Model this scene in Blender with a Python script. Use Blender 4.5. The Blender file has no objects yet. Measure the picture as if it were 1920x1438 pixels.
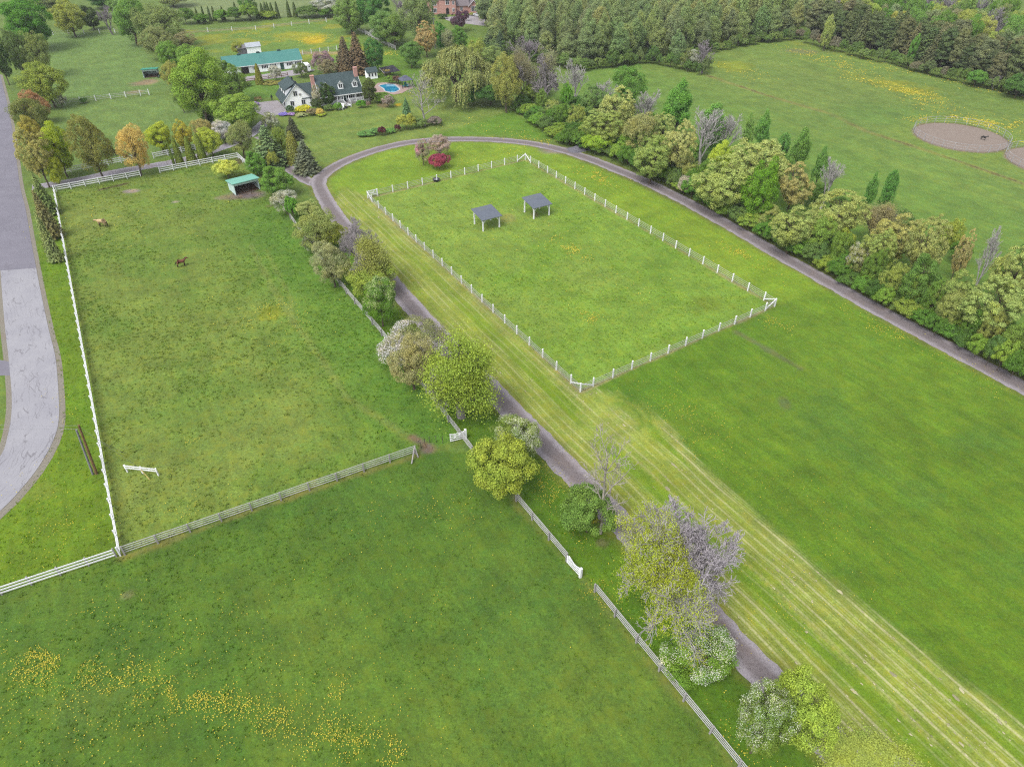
import bpy, math, random
import numpy as np
from mathutils import Vector, Matrix

# ------------------------------------------------------------------ camera, light, exposure
sc = bpy.context.scene
F = 1280.0                       # focal length in pixels of the 1920 px wide photograph
PITCH = math.atan2(1029, F)      # the camera looks down by about 39 degrees
H = 56.0                         # flying height in metres
cam_data = bpy.data.cameras.new("camera")
cam_data.sensor_width = 36.0
cam_data.lens = 36.0 * F / 1920.0
cam_data.clip_start = 0.5
cam_data.clip_end = 6000.0
cam = bpy.data.objects.new("camera", cam_data)
cam.location = (0, 0, H)
cam.rotation_euler = (math.pi / 2 - PITCH, 0, 0)
sc.collection.objects.link(cam)
sc.camera = cam

SUN_EL, SUN_AZ = math.radians(56), math.radians(218)      # azimuth measured clockwise from +Y
world = bpy.data.worlds.new("World")
sc.world = world
world.use_nodes = True
wn, wl = world.node_tree.nodes, world.node_tree.links
sky = wn.new("ShaderNodeTexSky")
sky.sky_type = 'NISHITA'
sky.sun_disc = False
sky.sun_elevation = SUN_EL
sky.sun_rotation = SUN_AZ
sky.dust_density = 3.0
hs = wn.new("ShaderNodeHueSaturation")
hs.inputs["Saturation"].default_value = 0.22              # overcast: a nearly grey sky
wl.new(sky.outputs["Color"], hs.inputs["Color"])
wl.new(hs.outputs["Color"], wn["Background"].inputs["Color"])
wn["Background"].inputs["Strength"].default_value = 0.14

sd_ = bpy.data.lights.new("sun", 'SUN')
sd_.energy = 1.3
sd_.angle = math.radians(32)
sd_.color = (1.0, 0.97, 0.93)
sun = bpy.data.objects.new("sun", sd_)
sdir = Vector((math.sin(SUN_AZ) * math.cos(SUN_EL), math.cos(SUN_AZ) * math.cos(SUN_EL), math.sin(SUN_EL)))
sun.rotation_euler = sdir.to_track_quat('Z', 'Y').to_euler()
sun.location = sdir * 300
sc.collection.objects.link(sun)

sc.view_settings.view_transform = 'Standard'
sc.view_settings.look = 'None'
sc.view_settings.gamma = 1.0
sc.view_settings.use_curve_mapping = False
sc.view_settings.exposure = 1.22
sc.render.engine = 'CYCLES'
sc.cycles.max_bounces = 7
sc.cycles.diffuse_bounces = 5
sc.cycles.transmission_bounces = 5
sc.cycles.use_denoising = False
sc.cycles.use_adaptive_sampling = False
sc.cycles.filter_width = 1.2

K = 2.4                           # how much brighter the picture is than the albedo


def lin(c):
    out = []
    for v in c[:3]:
        v = v / 255.0
        out.append(v / 12.92 if v <= 0.04045 else ((v + 0.055) / 1.055) ** 2.4)
    return np.array(out)


def col(*c):
    """albedo of a thing whose lit face reads as this sRGB colour"""
    return lin(c) / K


# ------------------------------------------------------------------ photograph pixels <-> ground
FWD = np.array([0, math.cos(PITCH), -math.sin(PITCH)])
UPV = np.array([0, math.sin(PITCH), math.cos(PITCH)])


def G(px, py, z=0.0):
    d = FWD + (px - 960) / F * np.array([1.0, 0, 0]) - (py - 719) / F * UPV
    t = (z - H) / d[2]
    return np.array([d[0] * t, d[1] * t, z])


def P(p):
    v = np.asarray(p, float) - np.array([0, 0, H])
    z = v @ FWD
    return np.stack([960 + F * v[..., 0] / z, 719 - F * (v @ UPV) / z, z], -1)


def G2(pts):
    return [tuple(G(x, y)[:2]) for x, y in pts]


# ------------------------------------------------------------------ mesh helpers
col_main = sc.collection


def mesh_np(name, V, Fq, mats=(), mat_idx=None, smooth=False):
    """V (n,3); Fq a list of int arrays (m,k)"""
    me = bpy.data.meshes.new(name)
    V = np.asarray(V, np.float32)
    if not isinstance(Fq, list):
        Fq = [Fq]
    Fq = [np.asarray(f, np.int32) for f in Fq if len(f)]
    loops = np.concatenate([f.ravel() for f in Fq])
    tot = np.concatenate([np.full(len(f), f.shape[1], np.int32) for f in Fq])
    start = np.concatenate([[0], np.cumsum(tot)[:-1]]).astype(np.int32)
    me.vertices.add(len(V))
    me.vertices.foreach_set("co", V.ravel())
    me.loops.add(len(loops))
    me.loops.foreach_set("vertex_index", loops)
    me.polygons.add(len(tot))
    me.polygons.foreach_set("loop_start", start)
    me.polygons.foreach_set("loop_total", tot)
    if smooth:
        me.polygons.foreach_set("use_smooth", np.ones(len(tot), bool))
    for m in mats:
        me.materials.append(m)
    if mat_idx is not None:
        me.polygons.foreach_set("material_index", np.asarray(mat_idx, np.int32))
    me.update(calc_edges=True)
    return me


class MB:
    """collects boxes, prisms and tubes into ONE mesh"""

    def __init__(self):
        self.v, self.f = [], []

    def poly(self, verts, faces):
        o = len(self.v)
        self.v += [tuple(map(float, p)) for p in verts]
        self.f += [[i + o for i in f] for f in faces]
        return self

    def box(self, c, s, rz=0.0, M=None):
        x, y, z = s[0] / 2, s[1] / 2, s[2] / 2
        pts = [(-x, -y, -z), (x, -y, -z), (x, y, -z), (-x, y, -z), (-x, -y, z), (x, -y, z), (x, y, z), (-x, y, z)]
        cr, sr = math.cos(rz), math.sin(rz)
        if M is None:
            pts = [(c[0] + p[0] * cr - p[1] * sr, c[1] + p[0] * sr + p[1] * cr, c[2] + p[2]) for p in pts]
        else:
            pts = [tuple(Vector(c) + M @ Vector(p)) for p in pts]
        return self.poly(pts, [(0, 3, 2, 1), (4, 5, 6, 7), (0, 1, 5, 4), (1, 2, 6, 5), (2, 3, 7, 6), (3, 0, 4, 7)])

    def bar(self, a, b, w, h=None, up=(0, 0, 1)):
        """a square bar from a to b, w wide, h high"""
        a, b = Vector(a), Vector(b)
        h = w if h is None else h
        d = (b - a)
        L = d.length
        d.normalize()
        u = Vector(up)
        if abs(d.dot(u)) > 0.98:
            u = Vector((1, 0, 0))
        s = d.cross(u).normalized()
        t = s.cross(d).normalized()
        M = Matrix((d, s, t)).transposed()
        return self.box((a + b) / 2, (L, w, h), M=M)

    def prism(self, prof, y0, y1, axis='y'):
        """profile (x,z) extruded along y (or (y,z) along x)"""
        n = len(prof)
        if axis == 'y':
            v = [(p[0], y0, p[1]) for p in prof] + [(p[0], y1, p[1]) for p in prof]
        elif axis == 'x':
            v = [(y0, p[0], p[1]) for p in prof] + [(y1, p[0], p[1]) for p in prof]
        else:
            v = [(p[0], p[1], y0) for p in prof] + [(p[0], p[1], y1) for p in prof]
        f = [list(range(n)), list(range(2 * n - 1, n - 1, -1))]
        f += [(i, i + n, (i + 1) % n + n, (i + 1) % n) for i in range(n)]
        return self.poly(v, f)

    def tube(self, pts, rad, n=6, cap=True):
        pts = [Vector(p) for p in pts]
        if not hasattr(rad, '__len__'):
            rad = [rad] * len(pts)
        V, Fc = [], []
        for i, p in enumerate(pts):
            d = (pts[min(i + 1, len(pts) - 1)] - pts[max(i - 1, 0)]).normalized()
            u = Vector((0, 0, 1)) if abs(d.z) < 0.9 else Vector((1, 0, 0))
            s = d.cross(u).normalized()
            t = s.cross(d)
            for k in range(n):
                a = 2 * math.pi * k / n
                V.append(p + (s * math.cos(a) + t * math.sin(a)) * rad[i])
        for i in range(len(pts) - 1):
            for k in range(n):
                Fc.append((i * n + k, i * n + (k + 1) % n, (i + 1) * n + (k + 1) % n, (i + 1) * n + k))
        if cap:
            Fc.append(list(range(n - 1, -1, -1)))
            Fc.append([(len(pts) - 1) * n + k for k in range(n)])
        return self.poly(V, Fc)

    def mesh(self, name, mat):
        me = bpy.data.meshes.new(name)
        me.from_pydata(self.v, [], self.f)
        me.materials.append(mat)
        me.update()
        return me

    def build(self, name, mat, parent=None, **kw):
        o = obj(name, self.mesh(name, mat), parent, **kw)
        return o


def obj(name, me, parent=None, loc=(0, 0, 0), rz=0.0, color=None):
    o = bpy.data.objects.new(name, me)
    col_main.objects.link(o)
    o.location = loc
    o.rotation_euler = (0, 0, rz)
    if parent is not None:
        o.parent = parent
    if color is not None:
        o.color = (float(color[0]), float(color[1]), float(color[2]), 1)
    return o


def tag(o, label=None, cat=None, group=None, kind=None):
    if label:
        o["label"] = label
    if cat:
        o["category"] = cat
    if group:
        o["group"] = group
    if kind:
        o["kind"] = kind
    return o


def thing(name, label, cat, loc=(0, 0, 0), rz=0.0, group=None):
    o = bpy.data.objects.new(name, None)
    col_main.objects.link(o)
    o.location = loc
    o.rotation_euler = (0, 0, rz)
    o.empty_display_size = 0.5
    return tag(o, label, cat, group)


def dup(root, loc, rz, label=None, group=None, scale=None):
    r = root.copy()
    col_main.objects.link(r)
    r.location = loc
    r.rotation_euler = (0, 0, rz)
    if scale:
        r.scale = scale
    if label:
        r["label"] = label
    if group:
        r["group"] = group
    for ch in list(root.children):
        c = ch.copy()
        col_main.objects.link(c)
        c.parent = r
        for g in ch.children:
            d = g.copy()
            col_main.objects.link(d)
            d.parent = c
    return r


# ------------------------------------------------------------------ materials
class NT:
    def __init__(self, name):
        self.m = bpy.data.materials.new(name)
        self.m.use_nodes = True
        self.n, self.l = self.m.node_tree.nodes, self.m.node_tree.links
        self.b = self.n["Principled BSDF"]
        self.b.inputs["Specular IOR Level"].default_value = 0.25

    def new(self, t, **kw):
        n = self.n.new(t)
        for k, v in kw.items():
            if isinstance(v, bpy.types.NodeSocket):
                self.l.new(v, n.inputs[k])
            elif k in n.inputs:
                n.inputs[k].default_value = v
            else:
                setattr(n, k, v)
        return n

    def noise(self, vec, scale, detail=3.0, rough=0.55):
        n = self.new("ShaderNodeTexNoise", Scale=scale, Detail=detail, Roughness=rough)
        self.l.new(vec, n.inputs["Vector"])
        return n.outputs["Fac"]

    def ramp(self, fac, a, b, va=0.0, vb=1.0):
        n = self.new("ShaderNodeMapRange")
        n.clamp = True
        self.l.new(fac, n.inputs["Value"])
        n.inputs["From Min"].default_value, n.inputs["From Max"].default_value = a, b
        n.inputs["To Min"].default_value, n.inputs["To Max"].default_value = va, vb
        return n.outputs["Result"]

    def math(self, op, a, b=None):
        n = self.new("ShaderNodeMath", operation=op)
        for i, v in enumerate((a, b)):
            if v is None:
                continue
            if isinstance(v, bpy.types.NodeSocket):
                self.l.new(v, n.inputs[i])
            else:
                n.inputs[i].default_value = v
        return n.outputs[0]

    def mix(self, fac, a, b, blend='MIX'):
        n = self.new("ShaderNodeMix", data_type='RGBA', blend_type=blend)
        for key, v in ((0, fac), (6, a), (7, b)):
            if isinstance(v, bpy.types.NodeSocket):
                self.l.new(v, n.inputs[key])
            elif key == 0:
                n.inputs[0].default_value = v
            else:
                n.inputs[key].default_value = (float(v[0]), float(v[1]), float(v[2]), 1)
        return n.outputs[2]

    def scale(self, colour, fac):
        """colour times a number"""
        n = self.new("ShaderNodeVectorMath", operation='SCALE')
        if isinstance(colour, bpy.types.NodeSocket):
            self.l.new(colour, n.inputs[0])
        else:
            n.inputs[0].default_value = tuple(map(float, colour))
        if isinstance(fac, bpy.types.NodeSocket):
            self.l.new(fac, n.inputs["Scale"])
        else:
            n.inputs["Scale"].default_value = fac
        return n.outputs[0]

    def pos(self):
        return self.new("ShaderNodeNewGeometry").outputs["Position"]

    def objco(self):
        return self.new("ShaderNodeTexCoord").outputs["Object"]

    def bump(self, h, strength, dist=0.05):
        n = self.new("ShaderNodeBump", Strength=strength, Distance=dist)
        self.l.new(h, n.inputs["Height"])
        self.l.new(n.outputs["Normal"], self.b.inputs["Normal"])

    def out(self, colour, rough=0.8):
        if isinstance(colour, bpy.types.NodeSocket):
            self.l.new(colour, self.b.inputs["Base Color"])
        else:
            self.b.inputs["Base Color"].default_value = (*map(float, colour), 1)
        self.b.inputs["Roughness"].default_value = rough
        return self.m


def mat(name, c, rough=0.7, ns=1.5, amp=0.25, bump=0.0, dirt=None, metal=0.0, gain=1.0):
    """a plain surface with uneven tone; dirt = a second colour in patches"""
    t = NT(name)
    p = t.objco()
    n = t.noise(p, ns, 5, 0.65)
    colour = t.scale(col(*c) * gain, t.ramp(n, 0.25, 0.75, 1 - amp, 1 + amp))
    if dirt is not None:
        colour = t.mix(t.ramp(t.noise(p, ns * 0.6, 6, 0.7), 0.52, 0.7, 0, 0.8), colour, col(*dirt) * gain)
    if bump:
        t.bump(t.noise(p, ns * 6, 3), bump)
    t.b.inputs["Metallic"].default_value = metal
    return t.out(colour, rough)


# ------------------------------------------------------------------ numpy noise
def vnoise(x, y, seed=0):
    xi, yi = np.floor(x).astype(np.int64), np.floor(y).astype(np.int64)
    fx, fy = x - xi, y - yi
    fx, fy = fx * fx * (3 - 2 * fx), fy * fy * (3 - 2 * fy)

    def h(a, b):
        n = (a * 374761393 + b * 668265263 + seed * 1442695041) & 0x7fffffff
        n = ((n ^ (n >> 13)) * 1274126177) & 0x7fffffff
        return ((n ^ (n >> 16)) & 0xffff) / 65535.0
    return (h(xi, yi) * (1 - fx) + h(xi + 1, yi) * fx) * (1 - fy) + (h(xi, yi + 1) * (1 - fx) + h(xi + 1, yi + 1) * fx) * fy


def fbm(x, y, s, seed=0, o=4):
    v, a, t = 0, 1.0, 0
    for i in range(o):
        v = v + a * vnoise(x * s * 2 ** i + 17.3 * i, y * s * 2 ** i - 9.1 * i, seed + i)
        t += a
        a *= 0.55
    return v / t


def sd_poly(x, y, poly):
    """signed distance, positive inside"""
    poly = np.asarray(poly, float)
    d = np.full(x.shape, 1e18)
    inside = np.zeros(x.shape, bool)
    n = len(poly)
    for i in range(n):
        ax, ay = poly[i]
        bx, by = poly[(i + 1) % n]
        ex, ey = bx - ax, by - ay
        t = np.clip(((x - ax) * ex + (y - ay) * ey) / (ex * ex + ey * ey + 1e-12), 0, 1)
        d = np.minimum(d, (x - ax - t * ex) ** 2 + (y - ay - t * ey) ** 2)
        if ay != by:
            c = ((ay > y) != (by > y)) & (x < (bx - ax) * (y - ay) / (by - ay) + ax)
            inside ^= c
    d = np.sqrt(d)
    return np.where(inside, d, -d)


def d_line(x, y, line):
    d = np.full(x.shape, 1e18)
    for (ax, ay), (bx, by) in zip(line[:-1], line[1:]):
        ex, ey = bx - ax, by - ay
        t = np.clip(((x - ax) * ex + (y - ay) * ey) / (ex * ex + ey * ey + 1e-12), 0, 1)
        d = np.minimum(d, (x - ax - t * ex) ** 2 + (y - ay - t * ey) ** 2)
    return np.sqrt(d)


def sstep(a, b, v):
    t = np.clip((v - a) / (b - a), 0, 1)
    return t * t * (3 - 2 * t)


def smooth_line(pts, n=8):
    """Catmull-Rom through the points"""
    p = np.array([pts[0]] + list(pts) + [pts[-1]], float)
    out = []
    for i in range(1, len(p) - 2):
        for k in range(n):
            t = k / n
            a, b, c, d = p[i - 1], p[i], p[i + 1], p[i + 2]
            out.append(0.5 * ((2 * b) + (c - a) * t + (2 * a - 5 * b + 4 * c - d) * t * t + (3 * b - a - 3 * c + d) * t ** 3))
    out.append(p[-2])
    return np.array(out)

# ------------------------------------------------------------------ the ground: where what grows
UA = math.radians(-58.3)
UX, UY = (math.cos(UA), math.sin(UA)), (-math.sin(UA), math.cos(UA))     # along / across the track

TRACK = G2([(600, 336), (597, 345), (604, 362), (622, 393), (650, 430), (700, 490), (759, 560), (845, 653), (930, 740), (1020, 832), (1120, 935),
            (1200, 1018), (1320, 1146), (1455, 1288), (1563, 1400), (1660, 1502), (1760, 1610)])
LOOP = G2([(592, 345), (603, 331), (640, 306), (700, 283), (760, 268.5), (830, 262), (900, 261.5), (960, 265), (1010, 272), (1060, 283.5),
           (1110, 300), (1160, 320), (1210, 341), (1280, 375), (1340, 408), (1400, 442), (1470, 483), (1560, 533), (1640, 578), (1760, 642),
           (1850, 690), (1920, 727), (2020, 781), (2200, 880)])
SPUR = G2([(594, 346), (578, 340), (556, 327), (535, 310), (520, 292), (508, 275), (497, 262), (482, 255)])
DRIVE = G2([(60, 352), (110, 344), (150, 337), (205, 325), (260, 315), (308, 307), (370, 293), (430, 272), (470, 252), (498, 228), (512, 208)])
TRACKW, LOOPW, SPURW, DRIVEW = 3.1, 3.2, 2.6, 3.0
PEN = [(G(1800, 257.5)[:2], 10.2), (G(1976, 305)[:2], 9.4)]

R_LEFT = G2([(103, 360), (263, 331), (447, 294), (478, 330), (545, 408), (650, 548), (718, 630), (800, 735), (872, 818), (783, 850), (225, 1043)])
R_BOTTOM = G2([(-400, 1245), (0, 1115), (225, 1043), (783, 850), (885, 848), (968, 940), (1112, 1105), (1385, 1440), (1560, 1680), (-600, 1680)])
R_VERGE = G2([(68, 470), (104, 360), (225, 1043), (0, 1115), (-400, 1245), (-400, 1100), (0, 970), (80, 880), (118, 750)])
R_STRIP = G2([(545, 408), (597, 380), (740, 560), (913, 745), (1006, 835), (1426, 1290), (1533, 1406), (1700, 1590), (1560, 1680), (1385, 1440), (968, 940), (872, 818)])
R_MOWN = G2([(622, 395), (640, 350), (690, 368), (1086, 738), (1112, 732), (1155, 737), (1206, 757), (1246, 795), (1302, 858), (1420, 973), (1600, 1128), (1760, 1250),
             (1940, 1385), (2200, 1580), (1760, 1600), (1600, 1390), (1483, 1286), (1037, 822), (950, 745), (779, 560)])
R_INNER = G2([(600, 370), (612, 340), (650, 312), (705, 288), (765, 274), (830, 268), (900, 267), (960, 271), (1010, 279), (1060, 291), (1160, 330),
              (1280, 388), (1400, 455), (1560, 548), (1452, 575), (985, 300), (690, 370)])
R_PAD = G2([(690, 372), (985, 300), (1452, 574), (1088, 735)])
R_RIGHT = G2([(1090, 736), (1112, 731), (1156, 736), (1208, 756), (1248, 794), (1304, 856), (1600, 1128), (1940, 1385), (2300, 1700), (3300, 1500), (2400, 1000), (1920, 740), (1640, 590),
              (1560, 545), (1452, 577)])
R_FAR = G2([(1010, 190), (1095, 128), (1230, 118), (1340, 78), (1495, 70), (1930, 182), (2400, 320), (2600, 700), (1920, 640), (1500, 430), (1150, 280)])
R_LAWN = G2([(545, 330), (540, 240), (480, 215), (520, 205), (640, 200), (700, 172), (790, 160), (960, 200), (1060, 265), (960, 258), (830, 255), (700, 275), (600, 325), (580, 333)])
R_BACK1 = G2([(88, 62), (240, 62), (300, 120), (320, 170), (122, 192), (60, 130)])
R_BACK2 = G2([(122, 192), (300, 178), (410, 240), (365, 278), (250, 300), (150, 318), (100, 250)])
R_BARNF = G2([(340, 58), (620, 34), (745, 98), (690, 130), (560, 115), (415, 100), (330, 90)])
R_TOP = G2([(330, 40), (600, 30), (640, -40), (300, -40)])


def tone(x, y):
    """albedo of the turf and bare soil (rgb), tuftiness, cut-hay cover"""
    n1 = fbm(x, y, 0.035, 1)
    n2 = fbm(x, y, 0.12, 2)
    n3 = fbm(x, y, 0.5, 3)
    u, v = x * UX[0] + y * UX[1], x * UY[0] + y * UY[1]
    T = np.empty(x.shape + (3,))
    T[:] = col(116, 144, 72)
    tuft = np.full(x.shape, 0.4)
    hay = np.zeros(x.shape)

    def put(w, c):
        w = w[..., None]
        T[:] = T * (1 - w) + np.asarray(c) * w

    def area(poly, c, soft=0.5, amp=0.8, k=1.0):
        d = sd_poly(x, y, poly) + (n3 - 0.5) * amp
        w = sstep(-soft, soft, d) * k
        put(w, col(*c))
        return w

    def spot(px, py, rx, ry, c, k=1.0, soft=0.5, rag=0.9):
        g = G(px, py)
        rxm = rx / F * P(g)[2]
        rym = abs(G(px, py - ry)[1] - G(px, py + ry)[1]) / 2
        d = 1 - np.sqrt(((x - g[0]) / rxm) ** 2 + ((y - g[1]) / rym) ** 2) + (n3 - 0.5) * rag + (n2 - .5) * rag
        put(sstep(-soft * .5, soft, d) * k, col(*c))

    def line(pts, wd, c, k=1.0, soft=0.4, rag=0.5):
        d = d_line(x, y, G2(pts)) + (n3 - 0.5) * rag
        put((1 - sstep(wd - soft, wd + soft, d)) * k, col(*c))

    # far and back fields
    w = area(R_FAR, (126, 154, 80), 2.0)
    st = vnoise(v * 0.33 + 0.4 * n1 * 6, u * 0.012, 5)
    st2 = vnoise(v * 1.3, u * 0.02, 6)
    put(w * sstep(0.35, 0.8, st) * 0.55, col(140, 164, 86))
    put(w * sstep(0.45, 0.75, st2) * 0.3, col(108, 144, 76))
    near = sstep(0, 34, (x - 55) * UY[0] + (y - 165) * UY[1])
    put(w * (1 - near) * 0.5, col(112, 156, 70))
    far_y = w * sstep(0.50, 0.68, vnoise(v * 0.13, u * 0.035, 8) * 0.55 + n2 * 0.45)
    yb = sd_poly(x, y, G2([(1480, 76), (1930, 186), (1930, 330), (1740, 220), (1660, 175), (1500, 100)]))
    put(far_y * sstep(-3, 6, yb) * 0.45, col(186, 178, 48))
    T_l = G2([(1329, 143), (1440, 180), (1560, 215), (1620, 245), (1760, 290), (1920, 345), (2050, 400)])
    dl = d_line(x, y, T_l)
    put((1 - sstep(0.3, 1.3, dl + (n3 - .5))) * 0.7, col(150, 150, 92))
    put((1 - sstep(0.1, 0.5, dl + (n3 - .5))) * sstep(.5, .6, n2) * 0.7, col(96, 80, 62))
    spot(1345, 70, 60, 10, (165, 170, 60), .5)
    spot(1380, 125, 40, 10, (160, 170, 60), .5)
    spot(1508, 97, 38, 5, (134, 140, 100), .8)
    area(G2([(1540, 220), (1610, 190), (1720, 205), (1760, 222), (1650, 240)]), (106, 146, 72), 5, 3, .5)
    area(G2([(1650, 242), (1770, 215), (1880, 235), (1960, 270), (2000, 330), (1800, 300)]), (132, 160, 76), 4, 3, .5)
    area(R_BACK1, (120, 152, 86), 1.5)
    spot(160, 115, 60, 22, (122, 152, 84), .7)
    area(R_BACK2, (122, 152, 84), 1.5)
    w = area(R_BARNF, (118, 152, 72), 1.5)
    put(w * sstep(0.5, 0.64, n2) * 0.55, col(170, 170, 60))
    area(R_TOP, (136, 156, 106), 2.0)
    spot(585, 75, 26, 8, (222, 196, 52), .8)
    spot(560, 68, 60, 9, (190, 185, 60), .5)
    line([(345, 62), (480, 52), (620, 36)], 1.6, (146, 150, 100), .8)
    line([(560, 100), (700, 100)], 1.6, (176, 160, 130), .8, .8)
    area(G2([(690, 118), (760, 80), (800, 125), (790, 165), (700, 150)]), (110, 148, 60), 2)
    area(G2([(815, 55), (905, 75), (935, 90), (860, 92), (815, 70)]), (122, 158, 66), 1.5)
    area(G2([(895, 12), (930, 10), (940, 20), (905, 20)]), (130, 160, 70), 1.5)
    # house lawn
    w = area(R_LAWN, (126, 154, 78), 1.2)
    ml = vnoise(v * 0.0 + (x * math.cos(.46) + y * math.sin(.46)) * 0.05, (-x * math.sin(.46) + y * math.cos(.46)) * 0.55, 9)
    put(w * sstep(0.4, 0.75, ml) * 0.5, col(142, 162, 90))
    put(w * sstep(0.55, 0.75, n1) * 0.4, col(114, 148, 64))
    area(G2([(860, 240), (960, 208), (1040, 262), (930, 255), (790, 258)]), (104, 150, 54), 1.5, 1, .7)
    spot(575, 195, 50, 12, (120, 166, 62), .4)
    area(G2([(545, 175), (545, 130), (400, 150), (460, 190)]), (104, 152, 58), 1.5)
    for c_ in ((720, 197, 12, 5), ):
        spot(*c_, (140, 122, 100), .8)
    spot(747, 197, 7, 3, (226, 200, 40), .9)
    # loop lawn, mown strip
    w = area(R_INNER, (144, 176, 72), 0.6)
    put(w * sstep(0.45, 0.7, n2) * 0.5, col(126, 164, 62))
    put(w * sstep(0.55, 0.7, n1) * 0.4, col(158, 182, 82))
    w = area(R_MOWN, (134, 168, 62), 0.5, 0.6)
    rows = vnoise(v * 0.62 + n1 * 0.8, u * 0.008, 11)
    put(w * sstep(0.45, 0.8, rows) * 0.55, col(174, 184, 98))
    put(w * sstep(0.55, 0.25, rows) * 0.6, col(120, 158, 52))
    hay = np.maximum(hay, w * sstep(0.25, 0.75, rows))
    hay *= 0.55 + 0.45 * sstep(70, 20, y)
    edge = [(1094, 739), (1112, 735), (1153, 741), (1202, 761), (1242, 799), (1298, 862), (1420, 980), (1600, 1132), (1760, 1256), (1940, 1390), (2200, 1585)]
    d = d_line(x, y, G2(edge))
    put((1 - sstep(0.4, 1.3, d + (n3 - .5) * .8)) * 0.8, col(172, 186, 104))
    hay = np.maximum(hay, 1 - sstep(0.3, 1.2, d))
    d = d_line(x, y, G2([(690, 385), (900, 580), (1080, 745), (1180, 850), (1420, 1075), (1750, 1390)]))
    put((1 - sstep(0.1, 0.35, d + (n3 - .5) * .4)) * 0.6, col(186, 192, 120))
    c0 = G(1152, 790)[:2]
    rr = np.hypot(x - c0[0], y - c0[1])
    put(w * (1 - sstep(3.6, 5.4, rr + (n3 - .5) * 1.2)) * 0.6, col(168, 186, 100))
    turn = sstep(-1.5, 2.0, (x - c0[0]) * UY[0] + (y - c0[1]) * UY[1]) * sstep(2.2, 3.2, rr) * (1 - sstep(5.0, 6.4, rr))
    put(w * turn * sstep(.45, .85, 0.5 + 0.5 * np.cos((rr + (n2 - .5) * 1.2) * 5.6)) * sstep(.4, .55, n3) * .7, col(122, 156, 62))
    hay *= 1 - turn
    w = area(R_STRIP, (98, 136, 42), 0.5, 0.8)
    put(w * sstep(0.5, 0.7, n2) * 0.5, col(110, 146, 44))
    # right field
    w = area(R_RIGHT, (110, 146, 50), 1.2, 2.0)
    far = sstep(40, 75, y)
    put(w * far * 0.7, col(122, 158, 62))
    stq = vnoise(v * 0.9 + n1 * 5, u * 0.05, 12) * .6 + vnoise(v * 2.3 + n1 * 5, u * 0.08, 14) * .4
    put(w * sstep(0.5, 0.85, stq) * 0.35, col(124, 156, 64))
    put(w * sstep(0.5, 0.15, stq) * 0.35, col(92, 136, 42))
    put(w * sstep(0.5, 0.72, n1) * 0.5, col(84, 136, 34))
    put(w * sstep(0.5, 0.3, n2) * 0.35, col(92, 136, 66))
    area(G2([(1100, 735), (1180, 700), (1420, 600), (1470, 640), (1300, 740), (1195, 765)]), (98, 144, 42), 5, 4, .5)
    line([(1380, 622), (1500, 690)], 0.45, (122, 132, 96), .7, .3, .9)
    spot(1470, 755, 12, 14, (112, 126, 88), .6)
    # white fenced paddock
    w = area(R_PAD, (140, 176, 80), 0.25, 0.3)
    put(w * sstep(0.5, 0.7, n2) * 0.5, col(122, 164, 66))
    put(w * sstep(0.5, 0.7, fbm(x, y, .07, 21)) * 0.55, col(152, 180, 92))
    tuft = np.where(w > .5, 0.9, tuft)
    dpad = np.abs(sd_poly(x, y, R_PAD))
    put((1 - sstep(0.12, 0.42, dpad + (n3 - .5) * .3 + (n2 - .5) * .5)) * .8, col(176, 172, 128))
    spot(950, 410, 16, 9, (164, 168, 104), .7)
    spot(1003, 402, 7, 5, (128, 120, 90), .7)
    spot(1335, 570, 40, 18, (126, 146, 58), .5)
    # left paddock
    w = area(R_LEFT, (130, 154, 76), 0.3, 0.5)
    tuft = np.where(w > .5, 1.0, tuft)
    put(w * sstep(0.46, 0.62, n2 * .6 + n3 * .4) * 0.5, col(106, 144, 62))
    put(w * sstep(0.5, 0.68, n1) * 0.6, col(142, 158, 86))
    lush = sstep(20, 3, d_line(x, y, G2([(545, 408), (650, 548), (800, 735), (872, 818)])))
    put(w * lush * 0.75, col(100, 146, 58))
    line([(470, 460), (505, 530), (545, 595), (600, 670), (650, 745), (780, 830)], 0.45, (142, 158, 90), .55, .4, .7)
    line([(500, 470), (545, 560), (550, 610)], 0.35, (142, 158, 88), .45, .4, .6)
    spot(505, 588, 24, 16, (150, 160, 58), .6)
    spot(800, 842, 16, 10, (136, 128, 108), .9)
    line([(775, 820), (800, 835), (812, 862), (815, 880)], 0.45, (140, 126, 116), .9, .3, .5)
    spot(245, 359, 17, 4, (176, 168, 160), 1, .4, .5)
    spot(328, 379, 6, 2, (176, 170, 160), .9)
    line([(190, 356), (235, 345)], .5, (92, 78, 62), .8, .4, .8)
    spot(462, 366, 38, 9, (138, 128, 128), 1, .5, .6)
    spot(430, 371, 22, 5, (158, 144, 124), .7)
    spot(505, 386, 12, 4, (132, 116, 98), .8)
    spot(445, 303, 14, 9, (104, 96, 74), .8)
    line([(108, 365), (130, 500), (175, 720), (205, 880), (232, 1035)], .35, (120, 136, 74), .5, .4, .8)
    w = area(R_VERGE, (114, 146, 44), 0.5)
    put(w * sstep(0.5, 0.7, n2) * 0.6, col(110, 150, 44))
    spot(60, 920, 60, 30, (140, 162, 80), .5)
    w = area(R_BOTTOM, (98, 132, 54), 0.4)
    tuft = np.where(w > .5, 0.65, tuft)
    put(w * sstep(0.48, 0.66, n2) * 0.5, col(82, 120, 50))
    put(w * sstep(0.50, 0.66, n1) * 0.6, col(118, 144, 66))
    put(w * sstep(0.52, 0.7, fbm(x, y, .06, 31)) * 0.4, col(90, 130, 58))
    spot(140, 1330, 110, 50, (106, 132, 66), .45)
    spot(240, 1115, 14, 8, (150, 156, 108), .7)
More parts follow.
